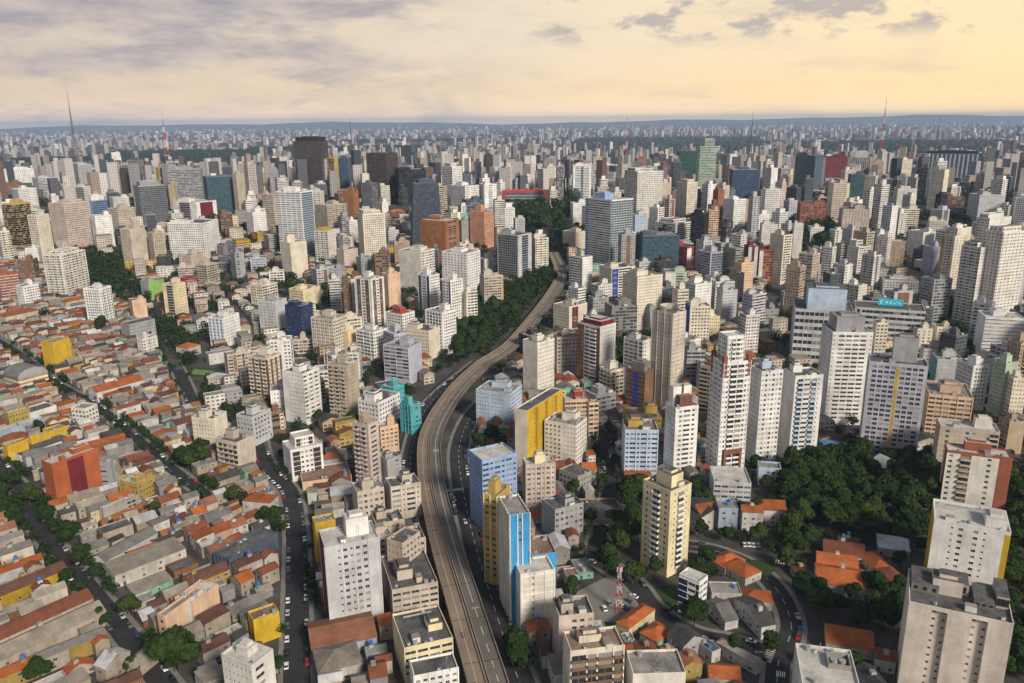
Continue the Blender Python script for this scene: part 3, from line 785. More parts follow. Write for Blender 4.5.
# ------------------------------------------------------------------ the buildings measured in the photograph
# crop, left end, near corner, right end, roof y, foot y [, turn] | wall/accent | left face | right face | name | what sets it apart | options
TOWERS = '''
Z 49 51 97 464 508 25!|orange/maroon|x|XYX|orange and maroon tower|with blank painted walls above the low houses|roof=light tank d=10 plain ph=2
i 428 498 515 372 500 60|grey|n|x|bare grey party-wall block|behind the orange and maroon tower
i 8 30 125 300 372 25|yellow|y|X|bright yellow low block|with blank walls, lower wing of an L-shaped pair|roof=rust ph=0
i 128 140 225 262 318 25|yellow|x|X|bright yellow middle wing|with blank walls behind the solar-roofed long block|roof=dark ph=0
i 220 226 300 232 285 25|yellow|x|X|taller yellow end wing|with blank walls behind the solar-roofed long block|ph=0
i 88 92 336 345 376 26|lcream|x|(ww)|long cream block|with a dark flat roof below the bright yellow wings|roof=dark ph=0
i 540 622 702 472 556|mustard/cream|x(n)|x(n)x|mustard stepped block|with blue panels on a cream roof|roof=light ph=2
i 455 470 626 585 660 26|concrete|x|Xw|long grey warehouse wall|with red-edged roof below the orange tower|roof=light ph=0
i 452 462 676 642 690 26|obrown/green|x|(wb)|long brick-coloured flats|with balconies above the green street tree|ph=0
i 18 36 134 152 228 25|mustard|x|(n)|mustard block with tiny windows|beside the white hall with red roof band|ph=2
i 128 134 256 150 202 25|offwhite/red|x|X|white hall with red band|along its roof edge beside the mustard block|roof=dark ph=0
i 322 386 442 130 200|lcream|(w)|(w)|cream four-storey corner block|on a red ground floor by the diagonal street
e 140 178 236 385 470|yellow/tan|Xx|X|bright yellow narrow tower|with one blank wall facing the low houses|ph=0
e 143 206 290 85 236 50|lcream|x(wb)x|x(wb)x|cream tower with roof plants|and a terrace on its crown, beside the wooded slope|st=3,.7,.7 bal=cream
e 52 76 131 192 270|white|(n)|x(w)|small white tower|beside the brick tower at the wooded slope
e 284 338 378 200 328 55|white/pgreen|x(w)x|x(wa)|white tower with green stripes|above the big round tree|ph=3
e 438 450 498 240 306|peach|x|X|blank peach block|behind the grey commercial hall|ph=2
e 553 600 633 186 302|lyellow|xgx|x(n)x|cream tower with dark glass stripe|beside the green-walled block
e 478 506 560 176 242|grey/green|X|Y|green-walled block|beside the cream tower with dark glass stripe|ph=2
e 612 640 682 166 202|red|X|X|blank red block|behind the cream tower with dark glass stripe|ph=0
e 668 704 746 120 198|sand|(b)|x(b)|beige rounded-balcony block|close behind the blank red block
e 620 652 694 86 150|beige|x(n)|x(n)|beige stepped tower|standing behind the beige rounded-balcony block
e -12 -6 60 150 252|brick/white|x|(w)|brick tower with white slabs|at the edge of the wooded slope|band=offwhite
e 410 440 528 322 380 30|grey|x|(n)|grey commercial hall|with small windows behind the white annex|ph=0
e 466 486 536 372 432 35|offwhite|x(n)|(wn)|white three-storey annex|along the walled street
e 710 760 815 300 402|white/lblue|(ax)|x(n)|white tower with blue stripes|beside the garden of the long beige offices
e 764 776 892 425 502 14|beige/brown|x|(Wa)|long beige offices|with brown columns above the tennis court|ph=2 cat=office
a 163 216 304 490 656|pink|x(n)x(n)|x(w)x|tall pinkish-beige tower|with blank stripes beside the wooded slope|ph=5 st=3,.5,.6
a 92 122 166 530 682|cream|x(w)|x(n)x|slim cream tower|in front of the dark gold glass tower
a 4 48 102 492 642|ochre/black|(r)|(r)x|dark gold glass tower|with yellow ribs at the tree-lined edge|gl=k
a 308 322 380 532 646|white|x|(n)|white slab with tiny windows|between the pinkish-beige and the beige tower
a 286 312 366 480 592|sblue/white|x|(g)|blue glass block|under a white crown|gl=b phc=white ph=7 phf=.8
a 454 472 564 430 572|grey/black|x|(gg)|blue-black glass office tower|behind the slim beige pair|gl=n cat=office ph=6 phf=.7
a 570 690 744 556 684 66|white|(w)|x(n)x|wide white slab|with grid windows under a black-and-white crown
a 590 668 738 486 560 66|white/maroon|xgx|xYx|black-and-white crown block|rising behind the wide white slab|gl=k
a 408 442 494 578 712|beige|(n)|x|plain beige tower|with a raised stair core beside the slim beige tower|ph=9
a 502 520 560 590 692|sand|(n)|x(w)x|slim beige tower|between the plain beige tower and the wide white slab
a 692 704 806 400 546 8|slate|x|(gg)|mirrored blue-green office slab|with rust reflections|gl=t cat=office ph=0
a 792 806 832 388 546|sand|x|x(n)|narrow beige slab|at the end of the mirrored office slab
a 570 682 692 372 492 80|grey|(s)|x|grey ribbed office slab|behind the mirrored office slab|cat=office
a 624 664 690 396 492|tan|(n)|x(n)|brown-beige slim tower|in front of the grey ribbed slab
a -6 0 114 374 442 6|white|x|(xw)|row-striped white slab|at the city edge by the steel mast
a 380 410 474 376 466|dbrown|(g)|(g)|dark brown office block|below the tall white slab|gl=w cat=office
a 375 380 410 316 372|white|x|x(n)|tall white slab|behind the dark brown office block
a 220 262 312 358 446|lgrey/tan|(s)|(w)|grey and tan office pair|at the foot of the steel mast|cat=office
a 530 540 564 366 482|ochre|x|x(r)|gold-brown glass slab|beside the grey ribbed slab|gl=w
a 0 8 70 420 474|brown|x|(w)|low brown block|in front of the row-striped white slab
a 38 60 124 440 512|white/lblue|(a)|(w)|white and pale blue block|behind the slim cream tower
a -8 -4 32 586 692|cream|x|(wb)|cream balcony tower|cut by the picture edge
a 108 128 190 402 470|lgrey|(w)|(s)|light grey office block|behind the tall pinkish-beige tower
a 322 340 372 400 470|lgrey|x(g)|(g)|grey glass block|behind the blue glass block|gl=n
a 372 384 440 470 520|offwhite|(w)|(w)|white mid-rise|beside the blue-black office tower
a 830 838 878 478 552|white|x|(s)|white-striped block|beside the narrow beige slab
a 838 862 908 520 600|white/cream|(w)|(n)|white stepped block|above the red-roofed houses
a 254 284 308 432 512|lcream|x(g)|(w)|pale stone block|with tall dark windows behind the pinkish tower
a 366 400 460 508 590|beige|(w)|(w)|beige slab pair|between the white slab and the plain beige tower
b 150 238 262 208 388 66|dbrown|(g)|x(g)|dark bronze office tower|with a wide crown, tallest of the ridge|gl=w cat=office ph=8 phf=.85 phc=black tp=-.1
b 396 462 504 250 418 58|dbrown|(g)|(g)|black-brown twin slab|of dark glass above the red-roofed mansion|gl=w cat=office ph=0
b 512 518 550 224 306|black|x|(g)|slim black office tower|behind the low black office block|gl=k cat=office ph=0
b 498 508 594 306 424 6|black|x|(gg)|low black office block|with a silver cornice|gl=k cat=office roof=light
b 608 614 662 254 352|dgrey|x|(s)|dark striped office tower|beside the white stepped towers|cat=office
b 798 804 836 256 358|dbrown|x|(g)|slim dark brown tower|behind the white H-shaped block|gl=w cat=office
b 262 286 300 266 402 60|ochre|(r)|x|golden glass slab|between the bronze tower and the blue glass slab|gl=w cat=office
b 298 332 342 266 392 70|slate|(g)|x|blue glass slab|beside the golden glass slab|gl=b cat=office
b 338 346 384 264 352|mustard|x|(r)|olive-gold glass tower|beside the blue glass slab|gl=w cat=office
b 86 172 214 382 606 55|white/lblue|(sx)|g|white and blue striped tower|with slanting stripes and a grey glass side|gl=l cat=office roof=light
b 40 76 102 390 514|beige/brown|(W)|(w)|brown-beige glazed block|beside the white and blue striped tower|cat=office
b 200 240 252 380 480 70|offwhite|(sx)|x|narrow white slab|tucked behind the white and blue striped tower
b 220 262 332 428 524 35|sand|(w)|(wb)|sand-coloured housing slab|behind the yellow-roofed tower
b 315 350 370 378 484 60|obrown|x(n)x|x|orange-brown tower|behind the big cream tower|ph=4
b 380 412 434 352 440 55|dgrey/lgrey|X|(s)|dark grey and white office|close behind the orange-brown tower|cat=office
b 365 384 460 458 612 14|cream|x(n)|x(ww)x|big cream tower|with brown window grid and stepped crown|st=4,.75,.7 
b 218 264 292 516 626 55|lcream/yellow|(wb)|x(n)|cream tower with yellow roof|beside the big cream tower|phc=yellow ph=3 phf=.7
b 104 136 192 556 682|cream|x(n)x|x|pale beige tower|with blank end walls in front of the blue-striped tower|ph=8
b 294 320 368 580 664|pink|x(n)|(n)x|pink-beige short tower|above the red-roofed houses
b 540 546 656 352 572 6|slate/lgrey|x|(gg)|grey glass tapering tower|whose sides lean inwards to the top|gl=n tp=.34 cat=office ph=4 phf=.6
b 580 666 714 482 648 60|obrown/cream|(x)ww(x)|xWx|orange-brown tower with cream arch|beside the grey tapering tower|acc=cream
b 750 800 832 452 578 58|salmon/peach|x(n)|x(w)x|salmon tower|with plain side walls near the glass offices|ph=7
b 654 690 724 296 434|white|(b)|(w)|white stepped tower|beside the dark striped office tower|st=6,.6,.6
b 684 734 782 362 452|white|(w)|x(w)|white twin block|in front of the white stepped tower
b 782 800 842 356 446|white|(x)|xwx|white H-shaped block|beside the salmon tower
b 724 738 798 410 486|slate/lgrey|x(s)|(s)|dark grey banded block|beside the salmon tower|cat=office
b 508 582 630 586 745 50|lcream|X|(wb)|plain cream twin tower|with one blank side by the white tower trio
b 654 740 786 592 740 60|white/ochre|(wx)|(wn)|white and ochre tower|tallest of the white trio above the wooded avenue|ph=3
b 2 20 52 440 520|offwhite|(w)|(w)|white terraced block|beside the brown-beige glazed block
b 46 62 108 530 590|concrete|(s)|(s)|concrete parking block|below the brown-beige glazed block|ph=0
b 326 338 366 480 560|white/lblue|x|(w)|small white-blue block|beside the big cream tower
b 712 722 752 480 570|concrete|(w)|(n)|thin grey slab|between the arch tower and the salmon tower
c 190 196 218 292 432|lgrey|x|(r)|slim grey glass tower|beside the red-beamed gallery
c 244 250 312 292 424 5|white/teal|x|xWgWx|white tower with teal core|above the wooded park|gl=t cat=office
c 293 382 456 410 660 44|white/sblue|asssx|(gg)g|big blue and white glass tower|with white stripes and blue glass side|gl=t cat=office roof=light ph=6 phf=.4 phc=sblue
c 468 488 614 532 652 8|slate|x|(gg)|teal glass office block|beside the big blue and white tower|gl=t cat=office
c 452 462 502 460 600|lblue|x|x(n)x|pale blue slab|behind the teal glass block
c 240 282 316 606 735|white/pgreen|(b)Y|x(n)|white tower with green stripe|overlooking the end of the elevated road|ph=5 phc=pgreen
c 574 640 682 572 655 50|red/white|xWx|YbY|dark red and white block|in front of the white-banded office
c 530 600 672 490 556 50|white|(s)|(s)|white-banded office|behind the dark red and white block|cat=office st=4,.6,.6
c 654 700 714 456 574 72|black|(g)|x|black-blue glass slab|beside the white-banded office|gl=k cat=office
c 708 716 748 444 560|peach|x|(b)|salmon-beige balcony tower|beside the black-blue slab
c 426 470 558 312 490 30|offwhite|(wb)|(ww)|large off-white twin tower|behind the big blue tower|st=4,.7,.6
c 604 640 676 350 476|cream|(w)|x(w)x|cream stepped tower|below the green glass office|st=4,.6,.6
c 528 548 586 350 452|beige|(w)|x(n)|beige mid tower|beside the off-white twin tower
c 605 612 682 244 356 5|dgreen|x|(gg)|dark green glass office|with a mirrored front|gl=g cat=office ph=0
c 674 684 742 226 402 8|pgreen/white|x|(Ws)|pale green stepped tower|with white floor bands and a narrow crown|cat=office st=14,.6,.6 gl=t
c 738 744 772 250 342|dgrey|x|(g)|dark green slab|beside the pale green stepped tower|gl=g cat=office
c 784 796 890 306 412 8|slate|x|(gg)|dark blue office block|near the pale terraced block|gl=b cat=office
c 460 468 502 266 312|brick|x|(n)|red-brown block|behind the off-white twin tower
c 514 522 568 254 312|black|x|(s)|black and white banded office|beside the red-brown block|cat=office
c 510 540 562 436 526|white|x(n)|x(b)|white balcony tower|behind the white-banded office
c 728 746 768 376 486|brick/offwhite|x|x(w)|red-brown slim tower|in front of the dark green slab
c 764 800 842 408 506|white|(n)|(w)|white angular tower|beside the red-brown slim tower
c -10 62 108 530 690 65|lgrey/white|x(gg)x|xgx|white-framed glass office|with dark blue panes beside the wooded avenue|gl=n cat=office
c 104 120 166 540 664|cream/pink|x|(bw)|cream balcony block|beside the white-framed glass office
c 676 720 762 590 690|lilac|(s)|x(g)|grey-lilac tower|with dark side glass
c 762 806 842 576 690|olive|(w)|(b)x|olive housing tower|with stacked balconies|bal=sand
c 834 850 892 566 690|maroon/lgrey|x|Yb(Yb)|burgundy striped tower|beside the olive housing tower
c 428 446 488 378 466|offwhite|(w)|(n)|off-white short tower|beside the big blue tower's crown
c 214 258 296 520 584|cream|(w)|(n)|cream low block|under the white tower with teal core
c 240 250 294 420 500|white|x|x(n)x|white plain tower|below the white tower with teal core
c 312 318 350 262 344|sand|x|(w)|sand slim tower|above the wooded park
c 330 346 402 290 356|offwhite/dgrey|x|(g)x|white-edged dark glass block|behind the big blue tower's crown|gl=k cat=office
c 406 414 458 284 340|concrete|x|(s)|concrete office with mast|beside the white-edged dark glass block|cat=office
c 620 650 700 700 780|cream/lgreen|(w)|(w)|pale cream block|in front of the dark red and white block
c 556 566 640 655 730|pgreen/lcream|Y|Ybx|light green striped block|below the dark red and white block
d 552 566 758 250 362 2|slate/lgrey|x|g(gag)g|wide dark glass headquarters|with pale vertical ribs, broadest of the ridge|gl=b cat=office ph=5 phf=.9 phc=black
d -6 2 208 236 300 3|concrete|x|(s)|long grey ribbed office|with a dark rooftop block|cat=office ph=9 phf=.66 phc=black
d 122 190 218 258 396 60|slate|(g)|x|dark teal glass tower|in front of the long grey office|gl=t cat=office
d 212 222 302 262 364 5|maroon|x|(n)|maroon office slab|beside the dark teal tower|cat=office
d 296 302 378 264 354 5|concrete|x|(xr)|concrete ribbed office|under a white rooftop cube|cat=office ph=14 phc=lgrey phf=.55
d 302 312 368 322 406|slate|x|(gg)|dark green glass block|in front of the concrete ribbed office|gl=g cat=office
d 368 376 424 280 354|tan|x|(n)|tan plain tower|beside the concrete ribbed office
d 78 90 138 322 380|lyellow|x(w)|(w)|yellow-cream tower|with a tall stair core|ph=9
d 586 632 648 306 446 72|cream|x(w)x|x|tall cream slab tower|in front of the wide dark headquarters|phc=lgrey
d 715 752 832 392 500 25|lgrey/black|(s)|(s)|black and white striped office|beside the tall cream slab|cat=office band=white
d 130 140 228 422 506|brick/offwhite|x|(wb)x|red brick balcony tower|above the round treetops|bal=offwhite
d 234 252 308 352 486|beige/lyellow|xYx|(w)Y|beige tower with yellow edges|behind the pinkish twin slab
d 458 472 538 370 436|offwhite|x|x(n)X|white cubic tower|behind the tall cream slab|st=3,.5,.5
d 446 478 522 272 350|cream|x(w)|x(w)|pair of cream towers|behind the white cubic tower
d 300 338 378 570 690|lcream|x(w)x|x(b)|cream stepped tower with crown|beside the grey screen building|st=7,.55,.6
d 438 446 498 550 642|tan|x|(wn)|brown-beige tower|with a window grid|ph=0
d 508 560 600 520 625 52|white/sblue|X|X|white blank tower|with a blue recess beside the brown-beige tower
d 420 452 474 430 566|white/lblue|(wa)|x(n)|tall pale blue slab|beside the white cubic tower|phc=sblue
d 272 284 378 440 526 10|pink/lgrey|x|(wx)|pinkish twin slab|above the round treetops
d 8 20 74 372 482|white|x(w)|(w)|white cluster tower|below the yellow-cream tower
d 868 876 910 400 492|offwhite|x|x(n)|white slab at the far edge|beside the striped office
d 36 82 112 530 700|cream|x(n)x|x(b)x|cream slab pair|in front of the red brick balcony tower
d 112 118 150 490 610|offwhite|x|x(n)|plain white slab|beside the cream slab pair
d -8 0 66 580 690|orange/lcream|x|Y(b)|cream and orange balcony tower|below the cream slab pair
d 620 630 702 400 470|brown|x|(s)|brown banded block|below the wide dark headquarters
d 576 580 640 480 540|cream|x|(w)|cream low row|below the brown banded block
d 724 760 846 330 384|beige|(w)|(w)|beige terraced slab|behind the striped office
d 560 590 628 570 690|lilac/lgrey|x(n)|x|lilac blank slab|beside the yellow-edged tower row
d 476 490 546 440 520|cream|x|(b)|cream balcony mid tower|behind the white blank tower
h 112 122 322 268 456 4|lgrey/concrete|x|(sss)|bulky screen-walled building|with grey panel strips and a big white rooftop box|ph=17 phc=lblue phf=.66 nf=7 cat=office plain d=40
h 316 326 566 262 392 4|lgrey/lgrey|x|xgx(ss)|long panelled commercial block|with a cyan rooftop sign|ph=0 nf=6 cat=office roof=dark plain d=30
h 213 250 388 348 664 12|white/lgrey|(n)|nx(W)xn|broad white balcony tower|beside the slim white pair|phc=grey ph=9 phf=.7 ledge=white
h 366 374 576 448 776 5!|lilac/ochre|(w)|x(qq)y(qq)x|grey tower with yellow stripe|running down its window grid|ph=14 phc=grey phf=.42 plain d=16
h 82 122 218 498 800 18|white/lgrey|X|xbWbnx|white tower with green glass balconies|in front of the broad white balcony tower|bal=lblue
o 690 738 836 -40 392 20|white/grey|(n)X|(nw)|bluish white tower|on a pale blue base beside the white twin tower|phc=lblue
o 508 566 690 -80 452 20|white/brick|(wn)|nwBBwn|white and brick tower|tallest near tower, with stepped brick-red crown|st=14,.62,.7,white bal=white phc=brick
o 300 346 450 126 444 18|white/offwhite|X(n)|xwWwx|white tower with brown penthouse|under a white stair tower, beside the white and brick tower|ph=0
g 684 738 758 470 660 64|sand/brown|(B)|x|beige balcony slab|with brown crown behind the white and brick tower|phc=brick
g 520 592 636 285 628 52|warm|x(n)x|(n)x|curved beige tower|with a broken ring of parapet on its roof|ph=0 roof=dark
g 433 496 526 484 632 56|brown/rblue|(w)Y(w)|x|brown and cream tower with blue stripe|under an unfinished grey crown|ph=5 phc=dconc phf=.7
g 264 342 396 330 545 55|offwhite/brown|aaWBa|X(n)x|grey-brown and white tower|with white balconies beside the beige grid slab|bal=white phc=maroon ph=3 phf=.8
g 78 128 186 385 566|lcream|X|x(n)|cream slab with blank side|beside the elevated road
g 184 196 270 366 500 12|beige|x|(ww)|beige grid slab|behind the grey-brown and white tower
g 182 236 298 262 352|cream/maroon|x(n)|xaX|cream tower with maroon stripe|behind the beige grid slab
m 523 580 742 140 418 60!|cream/yellow|X|YvYvYvY|stepped yellow building|with a blank cream end wall|ph=0 roof=dark acc=yellow plain
m 658 802 852 208 404 66|lcream|(w)x(n)|(w)|cream corner tower|with a cluttered roof beside the stepped yellow building|roof=mid
m 313 374 532 366 690 16|sblue/white|(n)|(Ww)|blue and white grid block|behind the yellow slab by the avenue|roof=light ph=0
m 560 574 706 386 606 10|pink/lgrey|(n)|(wn)|pinkish flats|between the cream corner tower and the blue block|phc=lyellow
n 372 432 500 -150 250 62!|ochre|(w)|x|ochre ribbed slab|beside the avenue, joined to the bright blue slab|phc=ochre ph=5 roof=mid rib=lyellow w=13
n 441 490 580 -66 416 15!|lcream/blue|(w)|YaY|bright blue walled slab|with cream ribs towards the avenue|ph=0 roof=mid acc=blue rib=lcream plain
n 584 590 698 112 300 12!|sand/blue|x|Y|low blue wing|with a sand-coloured roof terrace beside the bright blue slab|ph=0 roof=rust d=16
n 510 540 690 196 462 14|lcream|x(n)|Xn(X)|cream block with blank front|beneath the bright blue slab|roof=light ph=0
m 645 706 836 590 740 20|grey|x|(ww)|grey concrete block|beside the dark round trees|ph=3
m 725 812 872 440 530 60|concrete|(w)|(n)|old grey house block|below the cream corner tower|roof=dark ph=0
m 345 500 556 62 218 66|lblue/white|(n)x(n)X|(w)|white block with blue scrawls|painted low on its walls by the elevated road
Z 390 392 438 590 624 8!|beige|xnx|(W)|peach flats|beside the elevated road, above the yellow block|roof=dark d=28
Z 401 404 453 648 686 10!|lyellow|(n)|(W)|pale yellow flats|beside the elevated road, with a dark roof terrace|roof=dark ph=2 d=22
Z 554 559 594 616 668 12!|pink|x|X(w)w|weathered pink block|with exposed brick side beside the brown terraces|ph=3 d=12
n -60 10 90 60 300 50|beige|(n)|(w)|beige walk-up block|beside the dark rooftop|roof=dark ph=0
f 108 180 236 490 668 52|white|X(n)|(Wn)|white tower with teal windows|standing alone above the low blocks|ph=3
f 264 332 368 462 648 60|sand|(bn)x|x(n)|beige rounded tower|beside the lone white tower|ph=4
f -8 60 106 438 590 55|cream/brown|(ba)|(wa)|cream and brown balcony block|beside the lone white tower
f 118 172 214 262 400 52|navy|(n)|(n)|navy blue tower|with small windows beside the pale towers|gl=n ph=3
f 28 86 124 244 378 55|lgrey|(n)x|x|pale grey tower|beside the navy blue tower
f 356 412 456 168 350 52|white/brown|xawax|xawax|white tower with brown stripes|beside the plain peach slab|ph=4
f 448 470 512 150 284 25|peach|x|X|plain peach slab|behind the brown-striped white tower
f 573 612 646 155 316 50|white/slate|ywy|x(w)|white and navy tower|first of a navy-edged pair
f 650 684 726 172 350 45|white/slate|ywwy|x(w)x|second navy-edged tower|in front of the white and ochre tower
f 598 656 702 282 430 52|white|x(b)x|x(w)|white balcony tower by the wood|beside the cream blank-walled block|ph=4
f 464 520 562 288 384 55|white/red|x(w)|(w)|white flats with red stair|behind the cream blank-walled block|phc=red ph=4
f 530 610 652 344 446 62|cream|x(n)|X|cream blank-walled block|beside the lilac-grey block|roof=dark
f 455 540 584 402 530 62|lilac|(B)|X|lilac-grey block|with stacked terraces over the square|bal=lilac
f 362 420 468 348 448 52|white|(W)|(w)|white banded block|behind the lilac-grey block
f 208 282 330 305 440 60|warm|(wn)|(w)|beige stepped flats|beside the navy blue tower
f 278 334 382 348 430 50|lyellow/peach|X|YX|yellow and peach block|beside the white banded block
f 448 490 526 540 606 45|teal|X|x(n)|turquoise house block|above the square
f 512 548 582 600 700 45|teal/offwhite|x(w)|x(w)|turquoise flats|with white window frames by the square
f 368 436 512 590 690 50|white|(w)|x(w)|white low slab|in front of the turquoise house block
f 785 800 864 158 282 12|beige/yellow|x|(W)y|beige office slab|with a yellow edge above the wooded avenue
f 726 738 776 210 345 15|lcream|x|x(b)|cream stair tower|beside the second navy-edged tower
f 132 180 240 205 272|lyellow|(w)|X|yellow-cream block|behind the navy blue tower
f 0 40 92 190 260|cream|(w)|(b)|cream flats with terraces|beside the pale grey tower
k 70 166 246 285 412 56|beige/peach|x(b)|X|peach flats with blank side|above the orange-roofed mansion
k -40 60 120 176 322|cream|(n)x|X|plain cream slab|beside the shaded grey block
k 164 236 322 168 304 45|lgrey|(w)|x(w)x|shaded grey block|with brown neighbour behind the street trees|roof=dark
k 308 322 380 152 256|brown/cream|x|(Ba)|brown balcony block|stuck to the shaded grey block|bal=cream
k 374 410 556 320 466 14|white/dbrown|X|xYwwwYx|white block with brown stripes|at the end of the parked street|ph=4 phc=lgrey st=5,.6,.6
k 698 764 812 205 500 55|pink/brown|(bn)|xWx|tall ribbed brown-beige tower|among the low roofs|phc=tan
k 806 822 900 215 340 18|peach|x|(w)|peach balcony block|beside the ribbed brown-beige tower
k 818 852 915 362 476 25|grey|x|xn|blank grey party block|beside the ribbed brown-beige tower|ph=2
k 458 466 690 466 505 3|peach|x|X|long peach warehouse|with an orange tiled roof|roof=rust ph=0
l 530 556 798 78 456 6|lgrey/maroon|Ya|XnwnwwX|pale grey slab tower|with small window rows beside the parked street|ph=7 phc=white phf=.42
l 504 512 604 -30 160 8|yellow|x|X|ochre-yellow blank block|behind the pale grey slab tower|ph=0
l 768 776 852 30 172 8|pink|x|(w)|pinkish rear block|beside the pale grey slab tower
o 103 116 266 226 450 6|lblue/lgrey|x|(wW)|light blue flats|with an orange-tiled terrace|roof=rust ph=3 phc=ochre
o 500 520 690 462 545 8|lgrey/pink|x|(W)|low grey commercial base|under the white and brick tower|ph=0 roof=light
o 716 724 826 396 478 6|lblue|x|X(w)|pale blue annex|below the bluish white tower|ph=0 roof=mid
o 198 322 418 508 902 50|lyellow/white|xwnBnwx|x(nbn)x|pale yellow tower|with white balconies at the curving street|bal=white ph=5 phf=.55 phc=lyellow roof=dark plain
p 354 444 482 232 362 62|white/navy|Y(W)y|(W)|navy and white four-storey block|beside the grassy slope|ph=0
r 465 488 956 318 720 5|(.70,.61,.53)|x|XvXvX|large beige slab tower|with narrow window slots and a low water-stained roof|roof=dark ph=5 phf=.3 plain
r 568 600 944 -50 262 5|white/yellow|Y|XnwxwnXy|white tower with yellow edges|above the large beige slab|roof=light ph=3 plain
q 632 672 972 318 600 8|brick/lcream|yX|aybYayX|brick-red and cream tower|with stained recesses above the white tower|bal=sand d=11 roof=light
q 600 640 912 208 470 10|beige/brick|(wn)|xwXwnXb|brown and beige tower|with a small rooftop pool|bal=beige phc=lcream d=14 roof=light
q 564 588 790 62 274 8|peach|x|(W)|peach office slab|beside the grey tower with yellow stripe|ph=4
q 908 956 1030 190 340 25|tan|(b)|X|tan tower at the edge|beside the brown and beige tower
q 950 975 1040 -10 190 20|cream/lcream|(w)|(n)|cream edge tower|behind the tan tower
h 745 772 908 296 446 16|white/dgrey|(n)|(s)|white-banded office block|at the shaded avenue|cat=office band=white
h 828 856 910 140 300 30|lgrey|(s)|X|grey banded slab|behind the white-banded office block
h 690 756 802 60 350 54|lcream/offwhite|(wb)|x(n)x(n)|tall cream and white tower|of the yellow-edged row|phc=white st=4,.7,.7 bal=white
h 624 668 706 20 240 60|cream/ochre|YwbwbX|x(n)|yellow-edged tower|first of a tall row facing the shaded avenue|phc=white st=4,.7,.7 bal=white
h 800 826 850 10 300 60|white/teal|(Wx)|x|white tower with green glass|behind the tall cream and white tower|gl=t phc=white
h 722 756 822 440 536 40|offwhite|X|x(n)|white blank block|below the white-banded office block
h 800 842 884 455 640 55|pgreen/lgrey|x(n)|X|pale green tower|beside the white blank block
h 590 608 698 440 555 15|lgrey/teal|a|X|grey party-wall block with green edge|beside the yellow-striped tower
h 590 606 656 330 410 15|cream/olive|x|xw(w)|cream block with green courtyard|behind the grey party-wall block
h 524 540 592 336 420 15|cream|x|(wx)|cream windowed block|beside the cream block with green courtyard
h 410 424 544 170 228 10|offwhite|x|(ww)|long white low block|behind the cyan rooftop sign|ph=2
h 550 562 622 404 500 12|offwhite|x|(n)|white rear block|behind the yellow-striped tower
h 388 400 440 316 440 12|cream|x|(w)|cream narrow block|between the broad white and the yellow-striped tower
h 164 174 220 -10 65|offwhite/blue|x|(w)|white block with blue roof|behind the screen-walled building
h -4 12 66 270 330|concrete|(w)|(w)|grey mid-rise|beside the screen-walled building
h 0 8 62 -20 90|offwhite|x|(n)|white slab by the red roofs|at the upper street
g 358 382 470 262 366 16|dconc/offwhite|x|(b)|dark grey balcony block|behind the small wooded garden|bal=offwhite
g 420 470 556 160 345 30|cream|x(n)x|x(n)x|wide cream tower|behind the dark grey balcony block|ph=4
g 340 382 462 130 250 30|cream/rblue|x(n)|aBx|cream tower with blue balconies|beside the wide cream tower|bal=sblue
g 628 668 724 185 320 40|white|(w)|x(n)|white tower with plain sides|behind the curved beige tower
g 634 650 720 260 400 15|cream/rblue|Y|x(w)|cream and dark blue block|behind the curved beige tower
g 704 716 752 295 380|lyellow|x|(n)|yellow-cream curved block|beside the cream and dark blue block
g 742 762 812 205 320 25|lgrey|x|x(n)|two-tone grey block|beside the yellow-cream block
g 800 826 868 112 236 30|peach/pink|(n)|x(n)|peach-pink tower|below the burgundy striped tower
g 820 842 888 290 430 30|offwhite|(b)|(w)|white terraced tower|behind the white and brick tower
g 628 640 702 410 520 12|grey|x|(s)|grey banded flats|behind the beige balcony slab
g 300 318 372 232 330 18|grey/concrete|x|(w)|weathered grey block|beside the cream tower with maroon stripe
g 212 222 300 580 660 8|peach/red|x|(W)|peach flats with red stairhead|behind the cream corner tower|phc=red ph=5
g 290 330 396 566 650 30|grey|x|(W)|grey stepped flats|beside the peach flats with red stairhead
g 296 304 338 590 720 8|peach/ochre|x|(b)|ochre balcony strip|beside the cream corner tower
g 420 436 552 640 700 10|ochre|x|(w)|ochre rooftop-terrace block|behind the light blue flats|roof=rust
Z 800 803 863 688 740 10!|offwhite|(n)|x|white-roofed stair tower|with two tanks sunk in its roof|roof=light ph=0 d=24
l 60 130 345 128 205 35|slate|(w)|X|dark blue house block|with orange and grey roofs beside the parked street|roof=dark ph=0
Z 247 253 279 620 646 14!|yellow|x|X|mustard-yellow corner house|with a tiled strip roof beside the parked street|roof=rust ph=0 d=7 plain
l -110 -30 78 320 428 25|peach|X|X|peach party-wall house|between the low roofs and the mustard-yellow house|roof=light ph=0
Z 221 251 273 666 742 40|offwhite|(n)|xW(x)|white flats with glass roof|at the corner of the parked street|roof=light ph=2
j 700 735 905 385 505 40|peach/lblue|(w)|Xyx|peach and blue flats|beside the residential street corner|roof=mid ph=0
Z 412 414 458 676 706 8!|white|x|(w)|small white block|below the pale yellow flats|d=9 ph=0
Z 352 357 384 492 524 12!|beige|n|(w)|beige walk-up flats|behind the pale grey slab tower|d=12 roof=mid
Z 386 391 420 487 521 12!|warm|n|(Wn)|buff walk-up flats|beside the elevated road, below the grey party block|d=12 roof=dark
Z 371 376 404 524 560 10!|sand|n|(wn)|sand walk-up flats|with a cluttered terrace, above the peach flats|d=12
Z 404 408 425 540 580 10!|beige|n|(w)|narrow beige walk-up|squeezed against the elevated road|d=14 roof=dark
Z 985 1004 1030 232 335 55|lcream/white|(wx)|(wn)|cream tower pair|at the far side of the yellow-edged row|phc=white st=4,.7,.7
